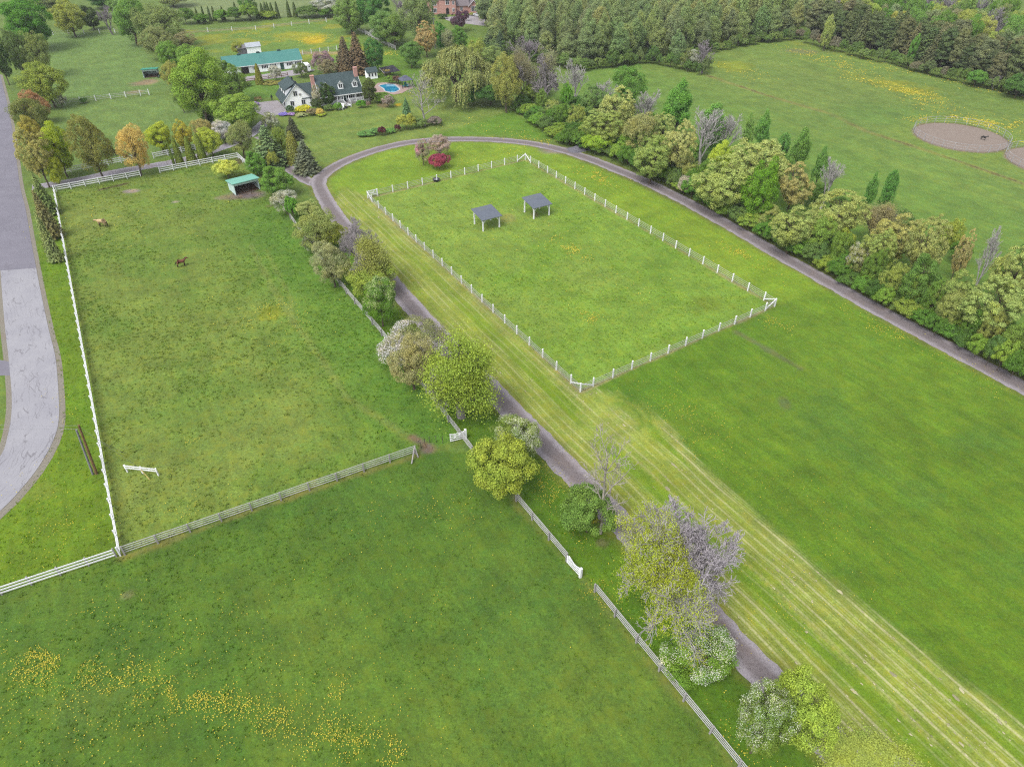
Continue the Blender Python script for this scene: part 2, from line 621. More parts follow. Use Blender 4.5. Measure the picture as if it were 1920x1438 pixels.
    line([(228, 1046), (500, 948), (783, 853)], .35, (150, 146, 92), .6, .4, .9)
    line([(968, 944), (1112, 1108), (1385, 1445)], .3, (136, 144, 82), .6, .4, .9)
    spot(968, 930, 9, 12, (160, 150, 128), .6)
    spot(1130, 1018, 12, 8, (134, 132, 96), .7)
    # soil round the tracks and buildings
    for ln, wd in ((TRACK, TRACKW), (LOOP, LOOPW)):
        d = d_line(x, y, ln)
        put((1 - sstep(wd / 2, wd / 2 + 1.2, d + (n3 - .5) * 1.0)) * 0.5, col(140, 142, 84))
    d = d_line(x, y, LOOP)
    side = sd_poly(x, y, R_FAR)
    put((1 - sstep(2.0, 3.6, d + (n3 - .5) * 1.0)) * sstep(-25, 10, side) * 0.45, col(118, 118, 74))
    spot(1045, 282, 34, 7, (150, 140, 140), .85, .5, .6)
    spot(277, 155, 24, 6, (170, 152, 128), .9)
    spot(255, 173, 16, 4, (160, 148, 116), .8)
    for (c, r) in PEN:
        rr = np.hypot(x - c[0], y - c[1])
        put(1 - sstep(r - .6, r + .9, rr + (n3 - .5)), col(150, 132, 122))
    g = G(455, 162)[:2]
    put((1 - sstep(8, 14, np.hypot((x - g[0]) * .5, y - g[1]))) * .35, col(120, 140, 80))
    far_dim = 0.93 + 0.14 * (n1 - 0.5) * 2
    T *= far_dim[..., None]
    lum = (T @ np.array([.3, .6, .1]))[..., None]
    T = np.maximum(lum + (T - lum) * 1.12, .004) * np.array([1.06, 1.01, .96])
    return T, tuft, hay


def axis(lo, hi, segs):
    out = [np.array([lo - 4000, lo - 1500, lo - 500, lo - 200, lo - 80, lo - 30])]
    for a, b, s in segs:
        out.append(np.arange(a, b, s))
    out.append(np.array([hi, hi + 30, hi + 80, hi + 200, hi + 500, hi + 1500, hi + 4000]))
    return np.concatenate(out)


gx = axis(-250, 250, [(-250, -90, 1.1), (-90, -45, 0.6), (-45, 75, 0.36), (75, 130, .6), (130, 250, 1.1)])
gy = axis(12, 400, [(12, 95, 0.34), (95, 150, 0.45), (150, 240, 0.75), (240, 400, 1.4)])
X, Y = np.meshgrid(gx, gy)
T, TU, HY = tone(X.ravel(), Y.ravel())
nx, ny = len(gx), len(gy)
idx = np.arange(nx * ny).reshape(ny, nx)
quads = np.stack([idx[:-1, :-1], idx[:-1, 1:], idx[1:, 1:], idx[1:, :-1]], -1).reshape(-1, 4)

gm = NT("turf")
at = gm.new("ShaderNodeAttribute", attribute_name="tone")
ax = gm.new("ShaderNodeAttribute", attribute_name="cover")
sx = gm.new("ShaderNodeSeparateColor")
gm.l.new(ax.outputs["Color"], sx.inputs["Color"])
pos = gm.pos()
f1 = gm.noise(pos, 0.9, 4, 0.6)
f2 = gm.noise(pos, 3.2, 4, 0.7)
f3 = gm.noise(pos, 7.0, 2, 0.6)
base = at.outputs["Color"]
fine = gm.math('ADD', gm.math('MULTIPLY', f2, 0.6), gm.math('MULTIPLY', f3, 0.4))
amp = gm.ramp(sx.outputs[0], 0, 1, 0.50, 0.80)
k = gm.math('ADD', 1.0, gm.math('MULTIPLY', gm.math('SUBTRACT', fine, 0.5), gm.math('MULTIPLY', amp, 4.2)))
c1 = gm.scale(base, k)
c1 = gm.mix(gm.ramp(f1, 0.42, 0.66, 0, 0.30), c1, gm.scale(base, 0.70))
bluish = gm.mix(1.0, base, (0.80, 0.98, 1.35), 'MULTIPLY')
c1 = gm.mix(gm.ramp(gm.noise(pos, 1.2, 5, 0.75), 0.5, 0.68, 0, 0.75), c1, bluish)
yel = gm.mix(1.0, base, (1.28, 1.06, 0.72), 'MULTIPLY')
c1 = gm.mix(gm.ramp(gm.noise(pos, 0.7, 5, 0.75), 0.47, 0.66, 0, 0.85), c1, yel)
mp = gm.new("ShaderNodeMapping", vector_type='TEXTURE')
mp.inputs["Rotation"].default_value = (0, 0, UA)
gm.l.new(pos, mp.inputs["Vector"])
sv = gm.new("ShaderNodeSeparateXYZ", Vector=mp.outputs[0])
vv = gm.math('ADD', sv.outputs[1], gm.math('MULTIPLY', gm.noise(pos, 0.045, 2), 1.6))


def rows(period, half, soft, seed):
    """narrow parallel lines where the mower dropped the cut grass"""
    fr = gm.math('FRACT', gm.math('ADD', gm.math('DIVIDE', vv, period), seed))
    return gm.ramp(gm.math('ABSOLUTE', gm.math('SUBTRACT', fr, 0.5)), half, half + soft, 1, 0)


mp2 = gm.new("ShaderNodeVectorMath", operation='MULTIPLY')
gm.l.new(mp.outputs[0], mp2.inputs[0])
mp2.inputs[1].default_value = (0.10, 1.1, 1)
s1 = gm.noise(mp2.outputs[0], 1.0, 4, 0.65)
l1 = gm.math('MULTIPLY', rows(1.02, .06, .14, .2), gm.ramp(s1, .36, .56))
l2 = gm.math('MULTIPLY', rows(0.34, .10, .25, .6), gm.math('MULTIPLY', gm.ramp(s1, .42, .62), .45))
ln = gm.math('MULTIPLY', gm.math('MAXIMUM', l1, l2), gm.ramp(f2, .30, .55, .35, 1))
band = gm.math('MULTIPLY', rows(2.04, .20, .10, .45), sx.outputs[1])
c1 = gm.mix(gm.math('MULTIPLY', band, 0.30), c1, gm.scale(base, 0.72))
hayw = gm.math('MULTIPLY', ln, sx.outputs[1])
c1 = gm.mix(gm.math('MULTIPLY', hayw, 0.78), c1, col(220, 216, 164))
mott = gm.noise(pos, 0.22, 6, 0.68)
c1 = gm.scale(c1, gm.ramp(mott, .32, .68, .80, 1.22))
mp3 = gm.new("ShaderNodeVectorMath", operation='MULTIPLY')
gm.l.new(mp.outputs[0], mp3.inputs[0])
mp3.inputs[1].default_value = (0.14, 1.5, 1)
c1 = gm.scale(c1, gm.ramp(gm.noise(mp3.outputs[0], 1.0, 4, .65), .32, .68, .88, 1.12))
gm.bump(fine, 0.55, 0.12)
TURF = gm.out(c1, 0.95)
gme = mesh_np("ground", np.stack([X.ravel(), Y.ravel(), np.zeros(nx * ny)], -1), quads, [TURF])
a = gme.color_attributes.new("tone", 'FLOAT_COLOR', 'POINT')
a.data.foreach_set("color", np.concatenate([T, np.ones((len(T), 1))], 1).astype(np.float32).ravel())
a = gme.color_attributes.new("cover", 'FLOAT_COLOR', 'POINT')
a.data.foreach_set("color", np.stack([TU, HY, TU * 0, TU * 0 + 1], -1).astype(np.float32).ravel())
tag(obj("ground", gme), kind="structure")


# ------------------------------------------------------------------ roads and tracks: sheets a few mm over the turf
def ribbon(name, line, width, m, z, n_across=8, rag=0.25, seed=0, smooth=8, straight=False):
    p = smooth_line(line, smooth) if not straight else np.array(line, float)
    seg = np.hypot(*np.diff(p, axis=0).T)
    s = np.concatenate([[0], np.cumsum(seg)])
    ss = np.arange(0, s[-1], 0.5)
    px, py = np.interp(ss, s, p[:, 0]), np.interp(ss, s, p[:, 1])
    tx, ty = np.gradient(px), np.gradient(py)
    L = np.hypot(tx, ty)
    nxv, nyv = -ty / L, tx / L
    t = np.linspace(-1, 1, n_across + 1)
    w = width / 2 if np.isscalar(width) else np.interp(ss, np.linspace(0, s[-1], len(width)), width) / 2
    off = t[None, :] * np.broadcast_to(w, ss.shape)[:, None]
    off[:, 0] -= rag * (fbm(ss, ss * 0, 0.9, seed) - .5) * 2 + rag * (fbm(ss, ss * 0, 3, seed + 9) - .5)
    off[:, -1] += rag * (fbm(ss, ss * 0 + 5, 0.9, seed + 1) - .5) * 2 + rag * (fbm(ss, ss * 0, 3, seed + 7) - .5)
    V = np.stack([px[:, None] + nxv[:, None] * off, py[:, None] + nyv[:, None] * off, np.full(off.shape, z)], -1)
    i = np.arange(V.shape[0] * V.shape[1]).reshape(V.shape[:2])
    q = np.stack([i[:-1, :-1], i[1:, :-1], i[1:, 1:], i[:-1, 1:]], -1).reshape(-1, 4)[:, ::-1]
    me = mesh_np(name, V.reshape(-1, 3), q, [m])
    at = me.attributes.new("across", 'FLOAT_VECTOR', 'POINT')
    at.data.foreach_set("vector", np.stack([np.broadcast_to(t[None, :], off.shape), np.broadcast_to(ss[:, None], off.shape), off * 0], -1).astype(np.float32).ravel())
    o = obj(name, me)
    tag(o, kind="structure")
    return o


def gravel_mat(name, side, mid, dark):
    t = NT(name)
    av = t.new("ShaderNodeAttribute", attribute_name="across").outputs["Vector"]
    sp = t.new("ShaderNodeSeparateXYZ", Vector=av)
    p = t.pos()
    n = t.noise(p, 1.1, 5, 0.7)
    nf = t.noise(p, 5.5, 3, 0.75)
    ab = t.math('ADD', t.math('ABSOLUTE', sp.outputs[0]), t.math('MULTIPLY', t.math('SUBTRACT', n, 0.5), 0.7))
    c = t.mix(t.ramp(ab, 0.35, 0.75), col(*mid), col(*side))
    c = t.scale(c, t.ramp(nf, 0.28, 0.72, 0.62, 1.38))
    spots = t.math('MULTIPLY', t.ramp(nf, 0.53, 0.62), t.ramp(ab, 0.4, 0.7, 1, 0.12))
    c = t.mix(t.math('MULTIPLY', spots, 0.75), c, col(*dark))
    br = t.math('MULTIPLY', t.ramp(t.noise(p, 0.35, 4, 0.6), .5, .7), 0.4)
    c = t.mix(br, c, col(152, 132, 120))
    t.bump(nf, 0.6, 0.05)
    return t.out(c, 0.95)


GRAVEL = gravel_mat("track_gravel", (182, 174, 180), (150, 140, 142), (80, 72, 72))
ribbon("track", TRACK, TRACKW, GRAVEL, 0.018, seed=3)
ribbon("track", LOOP, LOOPW, GRAVEL, 0.014, seed=13)
ribbon("track", SPUR, SPURW, GRAVEL, 0.010, seed=23)
DRIVEM = gravel_mat("drive_gravel", (194, 190, 200), (186, 180, 190), (140, 132, 140))
ribbon("driveway", DRIVE, DRIVEW, DRIVEM, 0.010, seed=33)


def asphalt(name, c0, c1, crack, ck):
    t = NT(name)
    p = t.pos()
    av = t.new("ShaderNodeAttribute", attribute_name="across").outputs["Vector"]
    n = t.noise(p, 0.25, 5, 0.6)
    c = t.mix(t.ramp(n, .35, .65), col(*c0), col(*c1))
    c = t.scale(c, t.ramp(t.noise(p, 14, 2, .6), .3, .7, .92, 1.08))
    sp = t.new("ShaderNodeSeparateXYZ", Vector=av)
    wob = t.noise(p, 0.5, 4, .6)
    # long wandering cracks, plus crazing near the wheel path
    cv = t.new("ShaderNodeCombineXYZ", X=t.math('ADD', t.math('MULTIPLY', sp.outputs[0], 2.6), t.math('MULTIPLY', wob, 1.6)), Y=t.math('MULTIPLY', sp.outputs[1], 0.09))
    vo = t.new("ShaderNodeTexVoronoi", feature='DISTANCE_TO_EDGE', Scale=1.6)
    t.l.new(cv.outputs[0], vo.inputs["Vector"])
    lc = t.math('MULTIPLY', t.ramp(vo.outputs["Distance"], 0.006, 0.034, 1, 0), t.ramp(t.noise(p, 0.35, 2), .42, .52))
    vo2 = t.new("ShaderNodeTexVoronoi", feature='DISTANCE_TO_EDGE', Scale=1.4)
    vo2.inputs["Randomness"].default_value = 1
    wp = t.new("ShaderNodeVectorMath", operation='ADD')
    t.l.new(p, wp.inputs[0])
    nw = t.new("ShaderNodeTexNoise", Scale=1.2)
    t.l.new(p, nw.inputs["Vector"])
    t.l.new(nw.outputs["Color"], wp.inputs[1])
    t.l.new(wp.outputs[0], vo2.inputs["Vector"])
    cz = t.math('MULTIPLY', t.ramp(vo2.outputs["Distance"], 0.004, 0.022, 1, 0), t.ramp(t.noise(p, 0.22, 3), .58, .68))
    c = t.mix(t.math('MULTIPLY', t.math('MAXIMUM', lc, cz), ck), c, col(*crack))
    return t.out(c, 0.85)


ASPH_OLD = asphalt("worn_asphalt", (178, 177, 186), (190, 189, 196), (122, 118, 124), 0.6)
ASPH_NEW = asphalt("grey_asphalt", (142, 139, 152), (152, 149, 162), (118, 114, 124), 0.35)
SHOULD = gravel_mat("shoulder_gravel", (158, 152, 138), (164, 158, 154), (134, 126, 116))


def sheet(name, left, right, m, z, n=10):
    """a road sheet between two edge lines"""
    l, r = smooth_line(left, 8), smooth_line(right, 8)

    def res(p, k):
        s = np.concatenate([[0], np.cumsum(np.hypot(*np.diff(p, axis=0).T))])
        q = np.linspace(0, s[-1], k)
        return np.stack([np.interp(q, s, p[:, 0]), np.interp(q, s, p[:, 1])], -1), q
    k = 90
    (a, s), (b, _) = res(l, k), res(r, k)
    t = np.linspace(0, 1, n)
    V = a[:, None] * (1 - t[None, :, None]) + b[:, None] * t[None, :, None]
    V = np.concatenate([V, np.full(V.shape[:2] + (1,), z)], -1)
    i = np.arange(k * n).reshape(k, n)
    q = np.stack([i[:-1, :-1], i[1:, :-1], i[1:, 1:], i[:-1, 1:]], -1).reshape(-1, 4)
    me = mesh_np(name, V.reshape(-1, 3), q, [m])
    at = me.attributes.new("across", 'FLOAT_VECTOR', 'POINT')
    at.data.foreach_set("vector", np.stack([np.broadcast_to(t * 2 - 1, (k, n)), np.broadcast_to(s[:, None], (k, n)), np.zeros((k, n))], -1).astype(np.float32).ravel())
    return tag(obj(name, me), kind="structure")


road_r = [(0, 140), (15, 200), (26, 262), (37, 345), (48, 392), (58, 450), (68, 503), (77, 550), (92, 620), (104, 670), (110, 740), (110, 790), (99, 828), (76, 870), (44, 912), (0, 958), (-90, 1030)]
road_l = [(-58, 140), (-60, 200), (-60, 262), (-52, 345), (-40, 400), (-22, 450), (1, 508), (4, 550), (10, 620), (16, 670), (22, 740), (21, 780), (15, 815), (4, 850), (-25, 885), (-80, 930), (-170, 985)]
GR, GL = G2(road_r), G2(road_l)
sheet("road_shoulder", [(x - .6, y - .2) for x, y in GL], [(x + .95, y - 0.3) for x, y in GR], SHOULD, 0.006)
sheet("road", GL[6:], GR[6:], ASPH_OLD, 0.030)
sheet("road", GL[:7], GR[:7], ASPH_NEW, 0.026)
sheet("road", G2([(-60, 668), (-20, 672), (17, 678)]), G2([(-60, 706), (-20, 705), (20, 704)]), ASPH_NEW, 0.022)


def flat(name, pts, m, z, kind="structure"):
    b = MB()
    b.poly([(p[0], p[1], z) for p in pts], [list(range(len(pts)))])
    return tag(b.build(name, m), kind=kind)


PADM = gravel_mat("yard_gravel", (200, 193, 198), (196, 189, 194), (160, 150, 154))
flat("parking_pad", G2([(472, 199), (482, 193), (512, 189.5), (521, 189), (530, 198), (538, 209), (520, 216), (500, 220), (482, 212)]), PADM, 0.022)
flat("barn_yard", G2([(452, 146), (575, 128), (592, 132), (560, 141), (520, 147), (470, 152), (452, 153)]), PADM, 0.016)
flat("driveway", G2([(833, 33), (850, 31.5), (880, 29), (892, 22), (896, 14), (910, 13), (918, 20), (925, 34), (935, 44), (918, 49), (900, 48.5), (878, 45.5), (850, 42), (836, 38)]), PADM, 0.016)


# ------------------------------------------------------------------ grass tufts, dandelions, cut hay: nobody could count them
def flat_mat(name, rough=0.8, transl=0.3, attr=None, c=None, jitter=0.35):
    """thin leafy matter; colour from an attribute, the object colour or fixed"""
    t = NT(name)
    if attr:
        base = t.new("ShaderNodeAttribute", attribute_name=attr).outputs["Color"]
    elif c is not None:
        r = t.new("ShaderNodeRGB")
        r.outputs[0].default_value = (*map(float, col(*c)), 1)
        base = r.outputs[0]
    else:
        base = t.new("ShaderNodeObjectInfo").outputs["Color"]
    geo = t.new("ShaderNodeNewGeometry")
    rnd = geo.outputs["Random Per Island"]
    c1 = t.scale(base, t.ramp(rnd, 0, 1, 1 - jitter, 1 + jitter))
    if not attr and c is None:
        n = t.noise(geo.outputs["Position"], 0.45, 4, 0.65)
        warm = t.mix(1.0, c1, (1.10, 1.04, 0.78), 'MULTIPLY')
        cool = t.mix(1.0, c1, (0.84, 0.94, 0.92), 'MULTIPLY')
        c1 = t.mix(t.ramp(n, 0.5, 0.66, 0, 0.75), c1, warm)
        c1 = t.mix(t.ramp(n, 0.5, 0.36, 0, 0.75), c1, cool)
    df = t.new("ShaderNodeBsdfDiffuse")
    tr = t.new("ShaderNodeBsdfTranslucent")
    t.l.new(c1, df.inputs[0])
    t.l.new(c1, tr.inputs[0])
    mx = t.new("ShaderNodeMixShader")
    mx.inputs[0].default_value = transl
    t.l.new(df.outputs[0], mx.inputs[1])
    t.l.new(tr.outputs[0], mx.inputs[2])
    t.l.new(mx.outputs[0], t.n["Material Output"].inputs["Surface"])
    t.n.remove(t.b)
    return t.m


rng = np.random.default_rng(7)


def sample_poly(poly, dens, rng):
    p = np.asarray(poly)
    lo, hi = p.min(0), p.max(0)
    n = int((hi[0] - lo[0]) * (hi[1] - lo[1]) * dens)
    x, y = rng.uniform(lo[0], hi[0], n), rng.uniform(lo[1], hi[1], n)
    k = sd_poly(x, y, poly) > 0.1
    return x[k], y[k]


def blades(x, y, h, spread, tonec, nb, rng):
    """nb blades (triangles) per tuft"""
    n = len(x)
    a = rng.uniform(0, 2 * math.pi, (n, nb))
    r = rng.uniform(0, 1, (n, nb)) ** .6 * spread[:, None]
    bx, by = x[:, None] + np.cos(a) * r, y[:, None] + np.sin(a) * r
    hh = h[:, None] * rng.uniform(.6, 1.2, (n, nb))
    tx, ty = bx + np.cos(a) * hh * .5, by + np.sin(a) * hh * .5
    w = spread[:, None] * .45 * rng.uniform(.7, 1.3, (n, nb))
    pa = a + math.pi / 2 + rng.uniform(-.6, .6, (n, nb))
    V = np.stack([np.stack([bx - np.cos(pa) * w, by - np.sin(pa) * w, hh * 0 + 0.0], -1),
                  np.stack([bx + np.cos(pa) * w, by + np.sin(pa) * w, hh * 0 + 0.0], -1),
                  np.stack([tx, ty, hh], -1)], 2)
    C = np.repeat(tonec, nb * 3, 0)
    V = V.reshape(-1, 3)
    return V, np.arange(len(V)).reshape(-1, 3), C


def put_stuff(name, V, Fq, m, C=None, label=None):
    me = mesh_np(name, V, Fq, [m])
    if C is not None:
        at = me.color_attributes.new("tone", 'FLOAT_COLOR', 'POINT')
        at.data.foreach_set("color", np.concatenate([C, np.ones((len(C), 1))], 1).astype(np.float32).ravel())
    return tag(obj(name, me), label, kind="stuff")


BLADE = flat_mat("grass_blades", attr="tone", transl=0.35, jitter=0.3)
Vs, Fs, Cs, o = [], [], [], 0
for poly, dens, hm, thr, dark in ((R_LEFT, 4.5, .10, .51, 1.5), (R_PAD, 4.5, .08, .53, 1.7), (R_BOTTOM, 5.0, .07, .53, 1.75), (R_STRIP, 4.0, .07, .46, 1.8), (R_VERGE, 4.0, .06, .46, 1.8)):
    x, y = sample_poly(poly, dens, rng)
    k = (y > 15) & (np.abs(x) < 130)
    f = fbm(x, y, 0.3, 41) * .35 + fbm(x, y, 1.3, 42, 2) * .25 + .4 * fbm(x, y, .05, 43)
    k &= (f + rng.uniform(-.12, .12, len(x)) > thr)
    x, y = x[k], y[k]
    t3, _, _ = tone(x, y)
    s = rng.uniform(.08, .22, len(x)) * (1 + .5 * (rng.random(len(x)) < .12))
    v, fc, c = blades(x, y, hm * rng.uniform(.6, 1.5, len(x)), s, t3 * dark * rng.uniform(.85, 1.15, (len(x), 1)), 6, rng)
    Vs.append(v); Fs.append(fc + o); Cs.append(c); o += len(v)
put_stuff("grass_tufts", np.concatenate(Vs), np.concatenate(Fs), BLADE, np.concatenate(Cs), "tufts of longer green grass in the paddocks")

# dandelions: (pixel line, spread in m, how many)
DAND = [([(20, 1235), (110, 1240)], 1.0, 360), ([(30, 1240), (180, 1265), (330, 1300), (560, 1362), (790, 1425)], .9, 1000), ([(110, 1200), (180, 1290), (330, 1290)], 2.0, 320), ([(60, 1180), (260, 1240), (430, 1200)], 3.2, 280), ([(320, 1290), (390, 1312), (400, 1320)], .8, 200),
        ([(380, 1310), (540, 1350), (580, 1365)], .7, 170), ([(560, 1370), (700, 1410), (790, 1425)], .8, 260), ([(300, 1290), (480, 1330), (780, 1420)], 2.2, 330), ([(0, 1290), (100, 1320)], 2.0, 90),
        ([(100, 1290), (700, 1400)], 3.2, 420), ([(450, 1230), (900, 1180)], 6.5, 200), ([(40, 1400), (300, 1400)], 3.5, 130), ([(620, 1295), (680, 1300)], .8, 70), ([(840, 960), (820, 935)], 2.0, 60), ([(700, 970), (810, 1010)], 2.8, 110),
        ([(1000, 880), (1060, 950)], 1.3, 170), ([(985, 860), (1130, 1040), (1200, 1130)], 1.2, 210), ([(1090, 1075), (1130, 1140)], .9, 80), ([(1330, 1330), (1420, 1430)], 1.0, 60),
        ([(40, 880), (120, 1020)], 1.8, 110), ([(100, 720), (130, 800)], 1.2, 60), ([(10, 1050), (200, 1000)], 2.0, 70), ([(300, 955), (340, 965)], .8, 40), ([(355, 820), (365, 830)], .5, 20), ([(350, 955), (420, 930)], 1.4, 40),
        ([(480, 600), (520, 575)], 1.3, 210), ([(500, 570), (560, 620)], 2.0, 110), ([(120, 400), (260, 470)], 5.0, 90), ([(300, 520), (600, 700)], 6, 120),
        ([(1065, 465), (1100, 490)], .8, 120), ([(1030, 440), (1090, 480)], 1.3, 90), ([(1095, 590), (1115, 605)], .7, 110), ([(1080, 570), (1120, 600)], 1.5, 70), ([(1190, 545), (1215, 565)], .9, 60), ([(950, 400), (1200, 560)], 8, 220), ([(740, 380), (1000, 560)], 8, 120),
        ([(1110, 325), (1135, 340)], .9, 200), ([(1080, 315), (1180, 360)], 1.6, 120), ([(1375, 470), (1395, 485)], .8, 110), ([(1350, 455), (1470, 530)], 1.3, 130), ([(1440, 600), (1470, 615)], 1.0, 120), ([(1250, 740), (1330, 800)], 3, 230),
        ([(1640, 615), (1690, 632)], 1.0, 130), ([(1560, 570), (1760, 665)], 1.2, 130), ([(1760, 660), (1920, 760)], 1.8, 120), ([(1200, 780), (1350, 850)], 2.2, 130), ([(1400, 840), (1520, 1000)], 3.5, 90), ([(1850, 990), (1880, 995)], .5, 14), ([(1540, 940), (1640, 1060)], 2.5, 60),
        ([(860, 305), (980, 280)], 2.0, 60), ([(1000, 270), (1060, 265)], 1.6, 50), ([(960, 250), (1010, 262)], 1.5, 40), ([(960, 250), (830, 225)], 3.0, 70), ([(1170, 900), (1700, 1380)], 6, 330), ([(1420, 1080), (1480, 1130)], 1.6, 60),
        ([(1500, 100), (1640, 140)], 3.0, 420), ([(1590, 140), (1680, 165), (1760, 185)], 2.6, 620), ([(1690, 165), (1780, 215), (1860, 235)], 3.0, 560), ([(1780, 215), (1900, 245)], 2.2, 520), ([(1860, 235), (1910, 228)], 1.6, 260), ([(1560, 100), (1700, 135), (1900, 178)], 2.4, 330), ([(1480, 90), (1560, 120)], 3, 180), ([(1350, 120), (1430, 150)], 3.0, 130),
        ([(1700, 226), (1740, 222)], 1.2, 110), ([(570, 75), (600, 75)], 2.2, 330), ([(430, 62), (520, 75)], 4, 130), ([(530, 66), (640, 70)], 3.5, 160), ([(720, 100), (740, 103)], 1.8, 90), ([(470, 88), (430, 92)], 2, 60), ([(1900, 265), (1930, 270)], 1.2, 60), ([(750, 185), (790, 165)], 2.5, 50)]
xs, ys, ss = [], [], []
for pts, spd, n in DAND:
    p = np.array(G2(pts))
    s = np.concatenate([[0], np.cumsum(np.hypot(*np.diff(p, axis=0).T))])
    n = int(n * 1.9)
    q = rng.uniform(0, s[-1], n)
    x = np.interp(q, s, p[:, 0]) + rng.normal(0, spd, n)
    y = np.interp(q, s, p[:, 1]) + rng.normal(0, spd, n)
    keep = fbm(x, y, 0.55, 77, 3) + rng.uniform(-.12, .12, n) > .47
    far = np.clip(y / 110, .62, 1.7)
    xs.append(x[keep]); ys.append(y[keep]); ss.append((rng.uniform(.034, .078, n) * far)[keep])
x, y, s = map(np.concatenate, (xs, ys, ss))
n = len(x)
ang = np.arange(6) / 6 * 2 * math.pi + rng.uniform(0, 1, (n, 1))
tiltx, tilty = rng.normal(0, .25, (n, 1)), rng.normal(0, .25, (n, 1)) - .25
hz = rng.uniform(.1, .2, (n, 1))
dx, dy = np.cos(ang) * s[:, None], np.sin(ang) * s[:, None]
V = np.stack([x[:, None] + dx, y[:, None] + dy, hz + dx * tiltx + dy * tilty * -1], -1)
put_stuff("dandelions", V.reshape(-1, 3), np.arange(n * 6).reshape(-1, 6), flat_mat("dandelion_petals", c=(244, 226, 88), transl=.15, jitter=.25), label="yellow dandelion flowers scattered in the grass")

# pale clumps of cut grass lying in rows on the mown strip
x, y = sample_poly(R_MOWN, 4.2, rng)
u, v = x * UX[0] + y * UX[1], x * UY[0] + y * UY[1]
_, _, hy = tone(x, y)
row = np.abs((v / 1.02 + .9) % 1 - .5)
k = (y > 12) & (rng.random(len(x)) < hy * (0.14 + .75 * (row < .14)) * (.35 + .65 * sstep(100, 25, y)) * sstep(.44, .58, fbm(x, y, .35, 61)))
x, y = x[k], y[k]
n = len(x)
ang = np.arange(7) / 7 * 2 * math.pi + rng.uniform(0, .6, (n, 7))
rad = rng.uniform(.35, 1, (n, 7)) * (rng.uniform(.04, .14, (n, 1)) * (1 + 1.6 * (rng.random((n, 1)) < .06)))
lu, lv = np.cos(ang) * rad * 1.7, np.sin(ang) * rad * .8
ring = np.stack([x[:, None] + lu * UX[0] + lv * UY[0], y[:, None] + lu * UX[1] + lv * UY[1], np.full((n, 7), .03)], -1)
top = np.stack([x, y, rng.uniform(.07, .13, n)], -1)[:, None]
V = np.concatenate([ring, top], 1).reshape(-1, 3)
b = np.arange(n)[:, None] * 8
tri = np.concatenate([np.stack([b + i, b + (i + 1) % 7, b + 7], -1) for i in range(7)], 1).reshape(-1, 3)
put_stuff("cut_grass", V, tri, flat_mat("dry_hay", c=(208, 202, 162), transl=.1, jitter=.3), label="pale dry clumps of cut grass lying in rows")

# ------------------------------------------------------------------ trees: a few of each kind are grown, then copied
LEAF = flat_mat("leaves", transl=0.45, jitter=0.36)
NEEDLE = flat_mat("needles", transl=0.12, jitter=0.30)
tb = NT("bark")
oc = tb.new("ShaderNodeObjectInfo").outputs["Color"]
BARK = tb.out(tb.scale(oc, tb.ramp(tb.noise(tb.pos(), 3.0, 4, .7), .3, .7, .65, 1.3)), 0.9)


def unit(v):
    return v / np.maximum(np.linalg.norm(v, axis=-1, keepdims=True), 1e-9)


def rdirs(rng, n):
    return unit(rng.normal(size=(n, 3)))


def leaf_quads(rng, Pn, Nn, size, aspect=.62, droop=None):
    """rhombic leaves at Pn facing Nn"""
    n = len(Pn)
    Nn = unit(Nn)
    t = rdirs(rng, n) if droop is None else droop
    t = unit(t - Nn * np.sum(t * Nn, 1, keepdims=True))
    s = np.cross(Nn, t)
    L = (size * rng.uniform(.7, 1.3, n) * .5)[:, None]
    W = L * aspect
    V = np.stack([Pn - t * L, Pn + s * W, Pn + t * L, Pn - s * W], 1).reshape(-1, 3)
    return V, np.arange(len(V)).reshape(-1, 4)


def tubes(A, B, ra, rb, k):
    n = len(A)
    d = unit(B - A)
    u = np.where(np.abs(d[:, 2:3]) < .9, np.array([[0, 0, 1.]]), np.array([[1., 0, 0]]))
    s = unit(np.cross(d, u))
    t = np.cross(s, d)
    an = np.arange(k) / k * 2 * math.pi
    ring = s[:, None] * np.cos(an)[None, :, None] + t[:, None] * np.sin(an)[None, :, None]
    V = np.stack([A[:, None] + ring * ra[:, None, None], B[:, None] + ring * rb[:, None, None]], 1).reshape(-1, 3)
    i = np.arange(n)[:, None] * 2 * k
    j = np.arange(k)[None, :]
    q = np.stack([i + j, i + (j + 1) % k, i + k + (j + 1) % k, i + k + j], -1).reshape(-1, 4)
    return V, q


def branches(rng, N0, D0, L0, R0, nseg, wig, up):
    B = len(N0)
    nodes = np.empty((B, nseg + 1, 3))
    nodes[:, 0] = N0
    d = D0.copy()
    for s in range(nseg):
        d = unit(d + rng.normal(0, wig, (B, 3)) + np.array([0, 0, up]))
        nodes[:, s + 1] = nodes[:, s] + d * (L0 / nseg)[:, None]
    rad = R0[:, None] * np.linspace(1, .45, nseg + 1)[None]
    return nodes, rad


